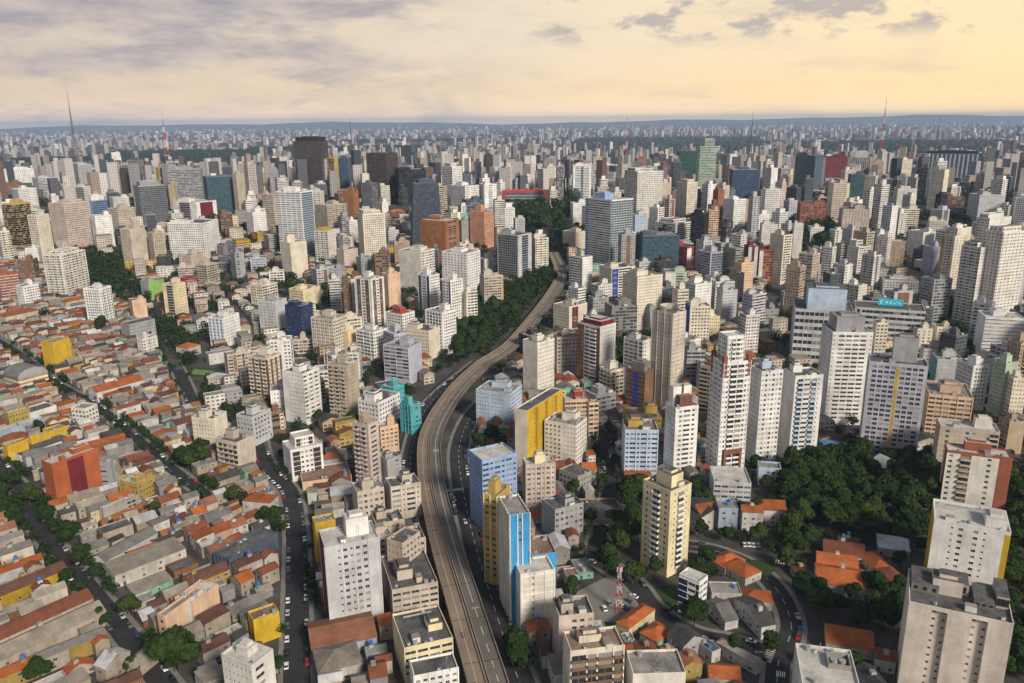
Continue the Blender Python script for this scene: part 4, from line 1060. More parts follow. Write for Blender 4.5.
Z 978 990 1012 218 300 55|offwhite|(w)|x|off-white rear tower|behind the tall cream and white tower|phc=white st=4,.7,.7
Z 948 958 972 228 300 55|cream/lyellow|(wn)|x|pale-yellow ribbed tower|second of the row facing the shaded avenue|phc=white
p -150 -130 105 -40 -20 5|tan|x|x|low tan shed|beside the parking yard|ph=0
Z 564 571 624 651 715 14!|cream/brown|x|(Bb)|brown-trimmed terraced flats|with orange tiled terraces|roof=rust ph=2 bal=brown d=11
Z 625 633 686 674 705 12!|lcream|X|X|cream walled workshop|with a flat stained roof|ph=0 roof=mid d=13
'''
def run_towers():
    for ln in TOWERS.strip().split('\n'):
        if ln.strip(): 
            try: tower(ln)
            except Exception as e: print('TOWER FAIL', ln, repr(e)); raise

run_towers()

# ------------------------------------------------------------------ special buildings
def place(cr, xl, xm, xr, yt, yb, phi, dd=None):
    s = CROP[cr]; xl, xm, xr = (s[0] + q / s[2] for q in (xl, xm, xr)); yt, yb = (s[1] + q / s[2] for q in (yt, yb))
    G_ = ground(xm, yb); yaw = phi - math.degrees(math.atan2(G_.x, G_.y))
    Cn, w, d, h = solve(xl, xm, xr, yt, yb, yaw)
    if dd: d = dd
    ex = Vector((math.cos(rad(yaw)), math.sin(rad(yaw)), 0)); ey = Vector((-ex.y, ex.x, 0))
    c = Cn + ex * (w / 2) + ey * (d / 2); c.z = Cn.z
    stamp(c.x, c.y, yaw, w + 1, d + 1); sx, sy = proj((c.x, c.y, c.z + h * .6))
    RECTS.append((xl, yt, xr, yb, Cn.y))
    return c, yaw, w, d, h, (sx, sy, c.y)

def arched_hall():
    c, yaw, w, d, h, mk = place('e', 12, 62, 162, 512, 552, 24)
    root = tag(empty('arched_hall', c, yaw), 'cream and mustard striped hall under a grey barrel roof', 'hall')
    MARKS.append(('barrel-roofed hall', *mk, 900))
    mb = MB(); n = 6
    for i in range(n): 
        e = 0.0 if i % 2 else .12
        mb.box(-w / 2 - e, w / 2 + e, -d / 2 - e, d / 2 + e, h * i / n, h * (i + 1) / n, paint('mustard' if i % 2 else 'lcream'))
    mb.build('wall', root)
    rb = MB(); N = 14; m = roofmat('fibro'); R = w / 2 + .4; H = h * .75
    pts = [(-R * math.cos(math.pi * i / N), h + H * math.sin(math.pi * i / N)) for i in range(N + 1)]
    for a, b in zip(pts[:-1], pts[1:]): rb.poly([(a[0], -d / 2 - .3, a[1]), (a[0], d / 2 + .3, a[1]), (b[0], d / 2 + .3, b[1]), (b[0], -d / 2 - .3, b[1])][::-1], m)
    rb.poly([(x, -d / 2 - .3, z) for x, z in pts][::-1], paint('grey')); rb.poly([(x, d / 2 + .3, z) for x, z in pts], paint('grey'))
    rb.build('roof', root)
arched_hall()

def gallery():
    c, yaw, w, d, h, mk = place('c', 6, 10, 158, 378, 424, 2)
    root = tag(empty('gallery', c, yaw), 'low glass gallery hung from two red concrete beams, by the wooded park', 'gallery')
    MARKS.append(('red-beamed gallery', *mk, 900)); rd = paint((.50, .035, .03), .4); d = max(d, 22)
    for y in (-d / 2, d / 2 - 3):
        mb = MB(); mb.box(-w / 2, w / 2, y, y + 3, h - 4, h, rd, bottom=True); mb.build('beam', root)
        for x in (-w / 2, w / 2 - 3.5):
            mb = MB(); mb.box(x, x + 3.5, y - .01, y + 3.01, 0, h - 4.01, rd); mb.build('pillar', root)
    mb = MB(); gl = facade('g', 'lgrey', 't'); x0, x1, y0, y1, z0, z1 = -w / 2 + 4, w / 2 - 4, -d / 2 + .6, d / 2 - .6, h * .38, h - 4.02
    nx = 24
    mb.poly([(x0, y0, z0), (x1, y0, z0), (x1, y0, z1), (x0, y0, z1)], gl, [(0, 0), (nx, 0), (nx, 2), (0, 2)]); mb.poly([(x1, y1, z0), (x0, y1, z0), (x0, y1, z1), (x1, y1, z1)], gl, [(0, 0), (nx, 0), (nx, 2), (0, 2)])
    mb.poly([(x0, y1, z0), (x0, y0, z0), (x0, y0, z1), (x0, y1, z1)], gl, [(0, 0), (8, 0), (8, 2), (0, 2)]); mb.poly([(x1, y0, z0), (x1, y1, z0), (x1, y1, z1), (x1, y0, z1)], gl, [(0, 0), (8, 0), (8, 2), (0, 2)])
    mb.poly([(x0, y1, z0), (x1, y1, z0), (x1, y0, z0), (x0, y0, z0)], paint('grey')); mb.build('glass_hall', root)
    mb = MB(); mb.box(x0 - 3, x1 + 3, -d / 2 + 3.02, d / 2 - 3.02, h - 1.2, h - .6, paint('grey'), slabmat('mid')); mb.build('roof', root)
    mb = MB(); mb.box(-w / 2 - 6, w / 2 + 6, -d / 2 - 6, d / 2 + 6, -3, h * .12, paint('concrete'), slabmat('light')); mb.build('podium', root)
gallery()

def lattice_mast(px, yt, yb, base, col, short, label, dark=False):
    P = ground(px, yb); k = (341.5 - yt) / FPX; v = Vector((P.x, P.y, 0)) - CAM; H = (k * v.dot(f0) - v.dot(CU)) / (CU.z - k * f0.z) - P.z
    root = tag(empty('broadcast_mast', P), label, 'mast'); n = 14; hm = H * .78
    mats = [flat('mast_red', (.40, .05, .03), .6), flat('mast_white', (.6, .6, .6), .6)] if col == 'rw' else [flat('mast_steel', (.12, .10, .10), .6)] * 2
    mb = MB()
    def cor(z):
        r_ = base / 2 * (1 - z / hm) ** 1.25 + .8; return [(r_ * sx, r_ * sy, z) for sx, sy in ((-1, -1), (1, -1), (1, 1), (-1, 1))]
    zs = [hm * (1 - (1 - i / n) ** 1.25) for i in range(n + 1)]
    for i in range(n):
        A, B = cor(zs[i]), cor(zs[i + 1]); m = mats[(i // 2) % 2]; t_ = .85 - .4 * i / n
        for q in range(4):
            mb.bar(A[q], B[q], t_, m); mb.bar(A[q], B[(q + 1) % 4], t_ * .6, m); mb.bar(A[(q + 1) % 4], B[q], t_ * .6, m); mb.bar(B[q], B[(q + 1) % 4], t_ * .6, m)
    mb.build('lattice', root)
    mb = MB()
    for i in range(4): mb.cyl(0, 0, hm - 2 + (H - hm + 2) * i / 4, hm - 2 + (H - hm + 2) * (i + 1) / 4, 1.3 - .24 * i, mats[i % 2], 6)
    mb.build('antenna', root)
    for z in (.45, .62):
        mb = MB(); mb.box(-2.6, 2.6, -2.6, 2.6, hm * z, hm * z + 1.2, mats[0], bottom=True); mb.build('platform', root)
    for q in range(5):
        mb = MB(); a = q * 2.4; zz = hm * (.5 + .09 * q); mb.cyl(0, 0, 0, 1.2, 1.5, flat('dish_white', (.55, .55, .55), .5), 10); mb.build('dish', root, (2.2 * math.cos(a), 2.2 * math.sin(a), zz))
    MARKS.append((short, *proj((P.x, P.y, P.z + H * .5)), P.y, 0))
lattice_mast(79, 88, 172, 19, 'st', 'tall steel mast', 'tall dark steel mast, above the grey and tan office pair')
lattice_mast(169, 108, 172, 26, 'rw', 'red and white mast', 'red and white lattice mast with a wide base, beside the grey ribbed slab')
lattice_mast(353, 118, 172, 8, 'st', 'thin steel mast', 'thin steel mast behind the olive-gold glass tower')
lattice_mast(626, 114, 170, 12, 'rw', 'short red mast', 'short red and white mast on the office behind the off-white twin tower')
lattice_mast(879, 96, 168, 20, 'rw', 'tapering red mast', 'tapering red and white mast, tallest one against the yellow sky')
lattice_mast(935, 116, 158, 8, 'st', 'far thin mast', 'thin dark mast behind the wide dark glass headquarters')
lattice_mast(750, 112, 160, 7, 'st', 'needle mast', 'needle-thin mast by the pale green stepped tower')
# the red and white lattice mast in the parking yard
def yard_mast():
    P = ground(*cxy('p', 82, 365)); root = tag(empty('telecom_mast', P), 'red and white telecom mast standing in the parking yard', 'mast'); n = 7; H = 22
    mats = [flat('mast_red', (.40, .05, .03), .6), flat('mast_white', (.6, .6, .6), .6)]; mb = MB()
    for i in range(n):
        r1, r2 = 1.3 * (1 - i / n * .7), 1.3 * (1 - (i + 1) / n * .7); z1, z2 = H * i / n, H * (i + 1) / n
        A = [(r1 * a, r1 * b, z1) for a, b in ((-1, -1), (1, -1), (1, 1), (-1, 1))]; B = [(r2 * a, r2 * b, z2) for a, b in ((-1, -1), (1, -1), (1, 1), (-1, 1))]
        for q in range(4): mb.bar(A[q], B[q], .14, mats[i % 2]); mb.bar(A[q], B[(q + 1) % 4], .09, mats[i % 2]); mb.bar(B[q], B[(q + 1) % 4], .09, mats[i % 2])
    mb.build('lattice', root)
    for q in range(4):
        mb = MB(); a = q * 1.6; mb.box(-.3, .3, -.2, .2, 0, 2.2, flat('antenna_white', (.6, .6, .6), .5)); mb.build('antenna_panel', root, (.8 * math.cos(a), .8 * math.sin(a), H - 3), a)
yard_mast()
# cyan sign on the panelled block
def roof_sign():
    c, yaw, w, d, h, zr = TW['long panelled commercial block']; ex = Vector((math.cos(rad(yaw)), math.sin(rad(yaw)), 0)); ey = Vector((-ex.y, ex.x, 0))
    w *= .36; c = c + ex * (.06 * w) + ey * (.05 * d); z0 = zr + .5; h = z0 + 6
    root = tag(empty('rooftop_sign', (c.x, c.y, c.z), yaw), 'cyan sign board with pale lettering, on the long panelled commercial block', 'sign')
    mb = MB(); mb.box(-w / 2, w / 2, -.2, .2, z0, h, flat('sign_cyan', (.03, .50, .68), .5), bottom=True); mb.build('board', root)
    mb = MB(); m = flat('sign_white', (.75, .8, .8), .5)
    for x0, x1, a, b in ((-.42, -.39, .25, .75), (-.39, -.31, .68, .75), (-.39, -.31, .25, .32), (-.2, -.12, .35, .62), (-.05, .02, .3, .5), (.02, .06, .5, .66), (.12, .2, .28, .42), (.2, .3, .52, .6), (.34, .38, .3, .55)):
        mb.box(x0 * w, x1 * w, -.3, -.2, z0 + a * 6, z0 + b * 6, m, bottom=True)
    mb.build('lettering', root)
    for x in (-.4, .4):
        mb = MB(); mb.bar((x * w, .4, zr), (x * w, .4, h - 1), .25, flat('mast_steel', (.12, .10, .10), .6)); mb.build('post', root)
roof_sign()

# brick frame at the foot and brick piers on the crown of the white twin-stepped tower
def brick_trim():
    c, yaw, w, d, h, zr = TW['white and brick tower']; o = [q for q in bpy.data.objects if q.get('label', '').startswith('white and brick tower')][0]; m = paint((.27, .10, .065))
    y = -d / 2 - .5
    for x0, x1, z0, z1 in ((-w * .34, -w * .25, 0, h * .26), (w * .25, w * .34, 0, h * .26), (-w * .25, w * .25, h * .22, h * .26)):
        mb = MB(); mb.box(x0, x1, y - 1.0, y + .48, z0, z1, m, bottom=True); mb.build('brick_frame', o)
    for x in (-.5, .5):
        for s_ in (-.5, .5):
            mb = MB(); mb.box(-1.1, 1.1, -1.1, 1.1, h - 9, h + 3.2, m, bottom=True); mb.build('brick_pier', o, (x * (w - 1.9), s_ * (d - 1.9), 0))
brick_trim()
def penthouse():
    c, yaw, w, d, h, zr = TW['white tower with brown penthouse']; o = [q for q in bpy.data.objects if q.get('label', '').startswith('white tower with brown penthouse')][0]
    mb = MB(); mb.box(-w * .27, w * .27, -d * .36, -d * .02, zr + .02, zr + 6.5, paint((.20, .085, .055)), slabmat('rust')); mb.build('penthouse', o)
    mb = MB(); mb.box(-w * .4, w * .4, d * .02, d * .42, zr + .02, zr + 11, paint('white'), slabmat('light')); mb.build('stair_tower', o)
    mb = MB(); mb.box(-.6, .6, d * .02 - .3, d * .02 - .01, zr + 6.6, zr + 12.5, paint((.20, .085, .055)), bottom=True); mb.build('brown_fin', o)
    c, yaw, w, d, h, zr = TW['white-roofed stair tower']; o = [q for q in bpy.data.objects if q.get('label', '').startswith('white-roofed stair tower')][0]; m = paint('concrete', 1.3)
    x0, x1, y0, y1 = w * .02, w * .42, d * .05, d * .33
    mb = MB(); T = .3
    for q in ((x0, x1, y0, y0 + T), (x0, x1, y1 - T, y1), (x0, x0 + T, y0 + T, y1 - T), (x1 - T, x1, y0 + T, y1 - T)): mb.box(*q, zr + .01, zr + 2.0, m)
    mb.poly([(x0, y0, zr + .02), (x1, y0, zr + .02), (x1, y1, zr + .02), (x0, y1, zr + .02)], slabmat('dark')); mb.build('tank_pit', o)
    for k in (.3, .68): obj('water_tank', roof_prop('tank_grey'), o, (x0 + (x1 - x0) * k, (y0 + y1) / 2, zr + .05), 0, (1.3, 1.3, 1.0))
penthouse()
# dark ruined storey on the large beige slab
def beige_roof():
    c, yaw, w, d, h, zr = TW['large beige slab tower']; o = [q for q in bpy.data.objects if q.get('label', '').startswith('large beige slab tower')][0]
    for x0, x1, y0, y1, z, cl in ((-.48, -.2, -.1, .45, 3.2, 'dconc'), (-.16, .1, .05, .45, 4.2, 'beige'), (.14, .34, -.2, .3, 2.6, 'dconc'), (.36, .48, -.1, .45, 4.6, 'beige')):
        mb = MB(); mb.box(x0 * w, x1 * w, y0 * d, y1 * d, zr + .01, zr + z, paint(cl, 1.4), slabmat('dark'))
        for k in range(3):
            xx = (x0 + (x1 - x0) * (k + .5) / 3) * w; mb.box(xx - .6, xx + .6, y0 * d - .05, y0 * d - .003, zr + 1, zr + z - .8, flat('void_dark', (.02, .02, .02), .9))
        mb.build('roof_storey', o)
beige_roof()
# broken ring of parapet on the curved tower
def roof_ring():
    c, yaw, w, d, h, zr = TW['curved beige tower']; o = [q for q in bpy.data.objects if q.get('label', '').startswith('curved beige tower')][0]; mb = MB(); m = paint('warm'); n = 22; R = min(w, d) * .46
    for i in range(n):
        a0, a1 = -.6 + 4.1 * i / n, -.6 + 4.1 * (i + 1) / n; q = [(r_ * math.cos(a), r_ * math.sin(a)) for a in (a0, a1) for r_ in (R, R - .5)]
        z0, z1 = zr + .01, zr + 4.2
        for s, t_ in ((0, 2), (3, 1)): mb.poly([(*q[s], z0), (*q[t_], z0), (*q[t_], z1), (*q[s], z1)], m)
        mb.poly([(*q[0], z1), (*q[2], z1), (*q[3], z1), (*q[1], z1)], m)
    mb.build('crown_ring', o)
roof_ring()

# ------------------------------------------------------------------ houses
WALLS = ['lcream', 'cream', 'offwhite', 'offwhite', 'white', 'beige', 'sand', 'warm', 'peach', 'pink', 'lgrey', 'concrete', 'grey', 'lyellow', 'warm', 'concrete', 'sand', 'warm', 'grey', 'beige', 'concrete', 'sand', 'pink', 'mint', 'lblue', 'obrown', 'ochre', 'tan', 'yellow']
ROOFS = ['terra', 'terra', 'terra', 'oldterra', 'oldterra', 'oldterra', 'dterra', 'dterra', 'fibro', 'fibro', 'fibro', 'fibro', 'dark', 'dark', 'pale', 'pale', 'pale', 'metal', 'rust', 'wht', 'flat', 'flat', 'flat']
RNAME = dict(terra='orange-tiled', oldterra='brown-tiled', dterra='dark-tiled', fibro='grey-sheeted', dark='black-roofed', pale='pale-roofed', metal='tin-roofed', rust='rust-roofed', wht='white-roofed', flat='flat-roofed', blue='blue-roofed')
WNAME = dict(lcream='ivory', cream='cream', offwhite='off-white', white='white', beige='beige', sand='sand', warm='buff', peach='peach', pink='pink', lgrey='silver', concrete='raw-concrete', grey='grey', lyellow='pale-yellow', yellow='yellow', mint='mint-green', lblue='pale-blue', obrown='brick-brown', ochre='ochre', tan='tan', navy='navy', green='green', red='red', slate='slate', teal='teal')
def roof_mesh(mb, kind, x0, x1, y0, y1, z, rise, m, wm, oh=.35):
    """roof over x0..x1, y0..y1 (ridge along y), with gable walls; flat roofs get a parapet"""
    T = .16
    if kind == 'gable':
        xm = (x0 + x1) / 2; a, b, e = x0 - oh, x1 + oh, oh * rise * 2 / max(.1, x1 - x0)
        for q, (xa, za, xb, zb) in enumerate(((a, z - e, xm, z + rise), (xm, z + rise, b, z - e))):
            mb.poly([(xa, y0 - oh, za + T), (xb, y0 - oh, zb + T), (xb, y1 + oh, zb + T), (xa, y1 + oh, za + T)], m)
            mb.poly([(xa, y0 - oh, za), (xb, y0 - oh, zb), (xb, y0 - oh, zb + T), (xa, y0 - oh, za + T)], m); mb.poly([(xb, y1 + oh, zb), (xa, y1 + oh, za), (xa, y1 + oh, za + T), (xb, y1 + oh, zb + T)], m)
        mb.poly([(a, y1 + oh, z - e), (a, y0 - oh, z - e), (a, y0 - oh, z - e + T), (a, y1 + oh, z - e + T)], m); mb.poly([(b, y0 - oh, z - e), (b, y1 + oh, z - e), (b, y1 + oh, z - e + T), (b, y0 - oh, z - e + T)], m)
        wm.append([(x0, y0, z), (x1, y0, z), (xm, y0, z + rise)]); wm.append([(x1, y1, z), (x0, y1, z), (xm, y1, z + rise)])
    elif kind == 'gablex':
        ym = (y0 + y1) / 2; a, b, e = y0 - oh, y1 + oh, oh * rise * 2 / max(.1, y1 - y0)
        for ya, za, yb, zb in ((a, z - e, ym, z + rise), (ym, z + rise, b, z - e)):
            mb.poly([(x0 - oh, ya, za + T), (x1 + oh, ya, za + T), (x1 + oh, yb, zb + T), (x0 - oh, yb, zb + T)], m)
            mb.poly([(x1 + oh, ya, za), (x1 + oh, yb, zb), (x1 + oh, yb, zb + T), (x1 + oh, ya, za + T)], m); mb.poly([(x0 - oh, yb, zb), (x0 - oh, ya, za), (x0 - oh, ya, za + T), (x0 - oh, yb, zb + T)], m)
        mb.poly([(x0 - oh, a, z - e), (x1 + oh, a, z - e), (x1 + oh, a, z - e + T), (x0 - oh, a, z - e + T)], m); mb.poly([(x1 + oh, b, z - e), (x0 - oh, b, z - e), (x0 - oh, b, z - e + T), (x1 + oh, b, z - e + T)], m)
        wm.append([(x1, y0, z), (x1, y1, z), (x1, ym, z + rise)]); wm.append([(x0, y1, z), (x0, y0, z), (x0, ym, z + rise)])
    elif kind == 'hip':
        r_ = min(x1 - x0, y1 - y0) / 2; a, b, c, d = x0 - oh, x1 + oh, y0 - oh, y1 + oh; z -= .1
        if x1 - x0 > y1 - y0: R1, R2 = ((a + r_ + oh, (c + d) / 2, z + rise), (b - r_ - oh, (c + d) / 2, z + rise))
        else: R1, R2 = (((a + b) / 2, c + r_ + oh, z + rise), ((a + b) / 2, d - r_ - oh, z + rise))
        A, B, C_, D = (a, c, z), (b, c, z), (b, d, z), (a, d, z)
        if x1 - x0 > y1 - y0: fs = [[A, B, R2, R1], [B, C_, R2], [C_, D, R1, R2], [D, A, R1]]
        else: fs = [[A, B, R1], [B, C_, R2, R1], [C_, D, R2], [D, A, R1, R2]]
        for f in fs: mb.poly(f, m)
        mb.poly([D, C_, B, A], m)
    elif kind == 'shed':
        a, b, c, d = x0 - .2, x1 + .2, y0 - .2, y1 + .2
        mb.poly([(a, c, z + T), (b, c, z + T), (b, d, z + rise + T), (a, d, z + rise + T)], m); mb.poly([(a, c, z), (b, c, z), (b, c, z + T), (a, c, z + T)], m)
        mb.poly([(b, c, z), (b, d, z + rise), (b, d, z + rise + T), (b, c, z + T)], m); mb.poly([(a, d, z + rise), (a, c, z), (a, c, z + T), (a, d, z + rise + T)], m); mb.poly([(b, d, z + rise), (a, d, z + rise), (a, d, z + rise + T), (b, d, z + rise + T)], m)
        wm.append([(x1, y0, z), (x1, y1, z), (x1, y1, z + rise)]); wm.append([(x0, y1, z), (x0, y0, z), (x0, y1, z + rise)]); wm.append([(x1, y1, z), (x0, y1, z), (x0, y1, z + rise), (x1, y1, z + rise)])
    else:
        mb.poly([(x0 + .2, y0 + .2, z - .5), (x1 - .2, y0 + .2, z - .5), (x1 - .2, y1 - .2, z - .5), (x0 + .2, y1 - .2, z - .5)], m)

HOUSES = []         # queued fill houses: dicts, nearest first become things of their own
def wall_box(mb, x0, x1, y0, y1, z, m, flat_top):
    mb.poly([(x0, y0, 0), (x1, y0, 0), (x1, y0, z), (x0, y0, z)], m); mb.poly([(x1, y1, 0), (x0, y1, 0), (x0, y1, z), (x1, y1, z)], m)
    mb.poly([(x0, y1, 0), (x0, y0, 0), (x0, y0, z), (x0, y1, z)], m); mb.poly([(x1, y0, 0), (x1, y1, 0), (x1, y1, z), (x1, y0, z)], m)
    if flat_top:
        i, o = [(x0 + .2, y0 + .2), (x1 - .2, y0 + .2), (x1 - .2, y1 - .2), (x0 + .2, y1 - .2)], [(x0, y0), (x1, y0), (x1, y1), (x0, y1)]
        for k in range(4):
            k2 = (k + 1) % 4
            mb.poly([(*o[k], z), (*o[k2], z), (*i[k2], z), (*i[k], z)], m); mb.poly([(*i[k], z), (*i[k2], z), (*i[k2], z - .5), (*i[k], z - .5)], m)

def make_house(cx, cy_, yaw, w, d, r, near, label=None, group=None, vols=None, name='house', cat='house'):
    """vols: list of (y0, y1, x0, x1, height, roof kind, roof colour, wall colour) as fractions of the lot"""
    z0 = g(cy_)
    root = tag(empty(name, (cx, cy_, z0), yaw), label, cat, group)
    for vi, (ya, yb, xa, xb, h, rk, rcx, wc) in enumerate(vols):
        e = .015 + .03 * vi
        x0, x1, y0, y1 = -w / 2 + w * xa + e, -w / 2 + w * xb - e, -d / 2 + d * ya + e, -d / 2 + d * yb - e
        flat_top = rk == 'flat'
        wb, rb, tri = MB(), MB(), []; wm = paint(tuple(x * .80 for x in rc(wc)), 1.4)
        wall_box(wb, x0, x1, y0, y1, h, wm, flat_top)
        rise = {'gable': .26 * (x1 - x0), 'gablex': .26 * (y1 - y0), 'hip': .27 * min(x1 - x0, y1 - y0), 'shed': .07 * (y1 - y0) + .2}.get(rk, 0)
        rise = min(rise, 3.4)
        roof_mesh(rb, rk, x0, x1, y0, y1, h, rise, slabmat(rcx) if flat_top else roofmat(rcx), tri, .3 if vi == 0 else .15)
        for t_ in tri: wb.poly(t_, wm)
        wo = wb.build('wall', root); ro = rb.build('roof', root)
        if near > 0:
            nf = max(1, int(h / 2.9))
            sides = [((x0, y0), (1, 0), x1 - x0, 0.0), ((x0, y1), (0, -1), y1 - y0, -math.pi / 2), ((x1, y0), (0, 1), y1 - y0, math.pi / 2), ((x1, y1), (-1, 0), x1 - x0, math.pi)]
            for si, (o_, e_, L, rz) in enumerate(sides):
                if si in near_sides(yaw, cx, cy_) and (si != 1 and si != 2 or vi == 0 or r.random() < .4):
                    k = max(1, min(4, int(L / 3.3))) if near > 1 else max(1, min(2, int(L / 4)))
                    for f in range(nf):
                        for q in range(k):
                            if r.random() < .25: continue
                            u = L * (q + .5 + r.uniform(-.1, .1)) / k; n_ = (e_[1], -e_[0])
                            ww = r.choice([1.2, 1.5, 1.0]); hh = 1.1 if not (f == 0 and q == 0 and si == 0) else 2.0
                            obj('window' if hh < 2 else 'door', window_mesh(ww, hh), wo, (o_[0] + e_[0] * u + n_[0] * .035, o_[1] + e_[1] * u + n_[1] * .035, f * 2.9 + (1.0 if hh < 2 else .05)), rz)
        if near > 0 and r.random() < .7:
            zt = h - .49 if flat_top else h + rise * .5
            kd = r.choice(['tank_blue', 'tank_grey', 'tank_grey', 'unit', 'skylight', 'dish', 'antenna'])
            if flat_top:
                for _ in range(r.randint(1, 3)):
                    me = roof_prop(kd); obj(me.name.split('.')[0], me, root, (r.uniform(x0 + 1, x1 - 1), r.uniform(y0 + 1, y1 - 1), zt), r.uniform(0, 3)); kd = r.choice(['tank_blue', 'tank_grey', 'unit', 'skylight'])
            elif rk in ('gable', 'gablex') and (kd.startswith('tank') or kd == 'antenna'):
                mb = MB(); mb.box(-.9, .9, -.9, .9, -2.0, 1.0, wm, slabmat('mid')); ch = mb.build('tank_house', root, ((x0 + x1) / 2 + r.uniform(-.2, .2), (y0 + y1) / 2 + r.uniform(-.25, .25) * (y1 - y0), h + rise))
                if kd == 'tank_blue': obj('water_tank', roof_prop(kd), ch, (0, 0, 1.0))
    return root
def near_sides(yaw, cx, cy_):
    th = rad(yaw); tx, ty = -cx, -cy_; L = math.hypot(tx, ty); tx /= L; ty /= L
    ex, ey = (math.cos(th), math.sin(th)), (-math.sin(th), math.cos(th)); s = []
    if -(ey[0] * tx + ey[1] * ty) > .1: s.append(0)
    if -(ex[0] * tx + ex[1] * ty) > .1: s.append(1)
    if (ex[0] * tx + ex[1] * ty) > .1: s.append(2)
    if (ey[0] * tx + ey[1] * ty) > .1: s.append(3)
    return s

# measured houses: eave box like the towers | wall | roof colour kind | label
LOW = '''
k 192 318 356 560 622 60|offwhite|terra hip|orange hip-roofed mansion|white-walled among street trees
l 132 182 245 240 300 30|sand|terra gablex|tile-roofed twin block|sand-coloured, first of a pair by the parked street
l 245 278 352 200 260 30|sand|oldterra gablex|brown tile-roofed twin block|sand-coloured, second of a pair by the parked street
l 497 500 790 540 588 3|lblue|rust gablex|long rust-roofed house|with pale blue porch below the pale grey slab tower
l 505 530 725 640 700 5|offwhite|pale hip|pale hip-roofed house|at the foot of the long rust-roofed house
p 72 130 246 440 490 55|lyellow|terra hip|big orange hip-roofed villa|with yellow walls on the curving street
p 178 258 330 500 545 55|mint|terra hip|smaller orange hip-roofed villa|with mint-green walls
p 486 560 648 170 200 50|lcream|terra hip|orange pyramid-roofed house|beside the traffic island
p 540 650 722 215 250 50|lcream|terra hip|long orange-roofed house|behind the ivory parapet hall
p 636 640 772 312 352 8|offwhite|terra hip|orange hip-roofed cottage|at the road bend
p 484 500 634 280 340 12|offwhite|pale flat|ivory parapet hall|with a blank white gable
p 600 722 786 432 490 35|white|dark gablex|black-roofed white chapel house|at the hairpin lawn
p 468 560 618 410 450 35|white|fibro gablex|grey-roofed white terrace|joined to the black-roofed chapel house
p 300 372 462 520 590 45|lgrey|dark gable|black-roofed garage|with crenellated white parapet
p 520 700 726 600 650 60|offwhite|pale hip|beige-sheeted shed roof|on the low hall at the zebra crossing
p 425 500 540 545 600 45|white|dark flat|flat black-topped white house|with solar panels
p 482 490 630 660 700 10|cream|terra gablex|orange gabled house|below the beige-sheeted shed roof
r 100 106 290 100 128 6|lcream|oldterra gablex|brown school wing|at the dark trees
r 72 76 260 160 182 6|lcream|terra gablex|upper orange school wing|in front of the brown school wing
r 255 330 420 180 205 30|cream|terra hip|orange hipped school hall|between two orange wings
r 66 74 322 235 285 6|white|terra gablex|lower orange school wing|with white classrooms
r 340 420 490 238 290 40|cream|oldterra hip|small rust hip roof|beside the lower orange school wing
r 110 118 330 500 545 6|cream|terra gablex|long orange-roofed canteen|behind the white-roofed stair tower
r 330 336 430 570 625 6|offwhite|oldterra gablex|narrow rust-roofed lodge|between the canteen and the beige tower
r 340 350 492 78 112 8|lgrey|metal shed|grey curved-edge shed|under the dark trees
r 165 172 262 62 80 6|lcream|dterra gablex|small brown-roofed lodge|hidden in the park
o 432 440 590 640 700 40|offwhite|dark gable|dark gabled hall|at the foot of the pale yellow tower
o 530 545 632 560 690 12|lblue|terra flat|blue and white villa with terrace|below the low grey commercial base
o 640 650 745 600 690 10|white|terra gablex|first orange courtyard house|beside the blue and white villa
o 712 730 850 590 660 12|white|terra gablex|second orange courtyard house|near the dense park
o 110 118 240 460 490 6|offwhite|terra shed|orange lean-to roof|in front of the light blue flats
Z 690 700 718 514 530 30|offwhite|terra gablex|narrow orange-roofed house|behind the blue and white villa
q 318 400 490 415 470 40|lgrey|metal gable|grey sheeted sports shed|inside the dense park
q 85 90 200 305 330 5|lblue|blue shed|blue-roofed pool pavilion|near the broad white balcony tower
e 600 640 684 405 435 40|offwhite|terra hip|orange-tiled garden house|beside the green tennis court
e 700 712 800 425 462 15|white|wht flat|white terrace pavilion|next to the green tennis court
e 300 330 490 555 590 25|white|terra gablex|long white and orange row house|above the diagonal street
e 385 400 480 615 650 25|white|oldterra gablex|white twin-gabled house|beside the diagonal street
e 478 490 540 655 680 25|white|fibro gablex|small white grey-roofed house|at the diagonal street corner
e 205 225 310 250 280 30|cream|terra hip|broad orange roof by the slope|under the cream tower with roof plants
e -10 20 140 300 330 30|cream|terra hip|large orange roof by the brick tower|on the tree-lined block
i 380 400 490 245 300 25|offwhite|pale gablex|white shop with pale roof|behind the mustard stepped block
b 470 480 530 450 480 20|brick|rust hip|red-roofed mansion|among trees below the black-brown twin slab
j 410 470 700 140 175 35|white|fibro gablex|white gabled warehouse|with blank gable ends at the residential street
j 470 512 830 205 262 16|lcream|pale shed|long cream factory hall|with a stained sheet roof beside the residential street|d=13
j 566 600 772 290 320 16|mint|pale shed|mint-green fronted terrace|beside the long cream factory hall|d=9
j -60 -55 300 318 372 14|yellow|dterra gablex|yellow-walled long house|at the residential street|d=9
j -60 -55 416 515 572 14|warm|oldterra gablex|long brown-tiled row house|with a raw gable end|d=10
j -60 -55 472 610 680 14|beige|pale gablex|long balcony-fronted terrace|with many windows, ending at the residential street|d=11
j 560 600 698 600 670 40|beige|pale hip|beige pyramid-roofed house|at the residential street
j 420 470 580 620 690 35|beige|metal gable|tin-topped house|beside the beige pyramid-roofed house
'''
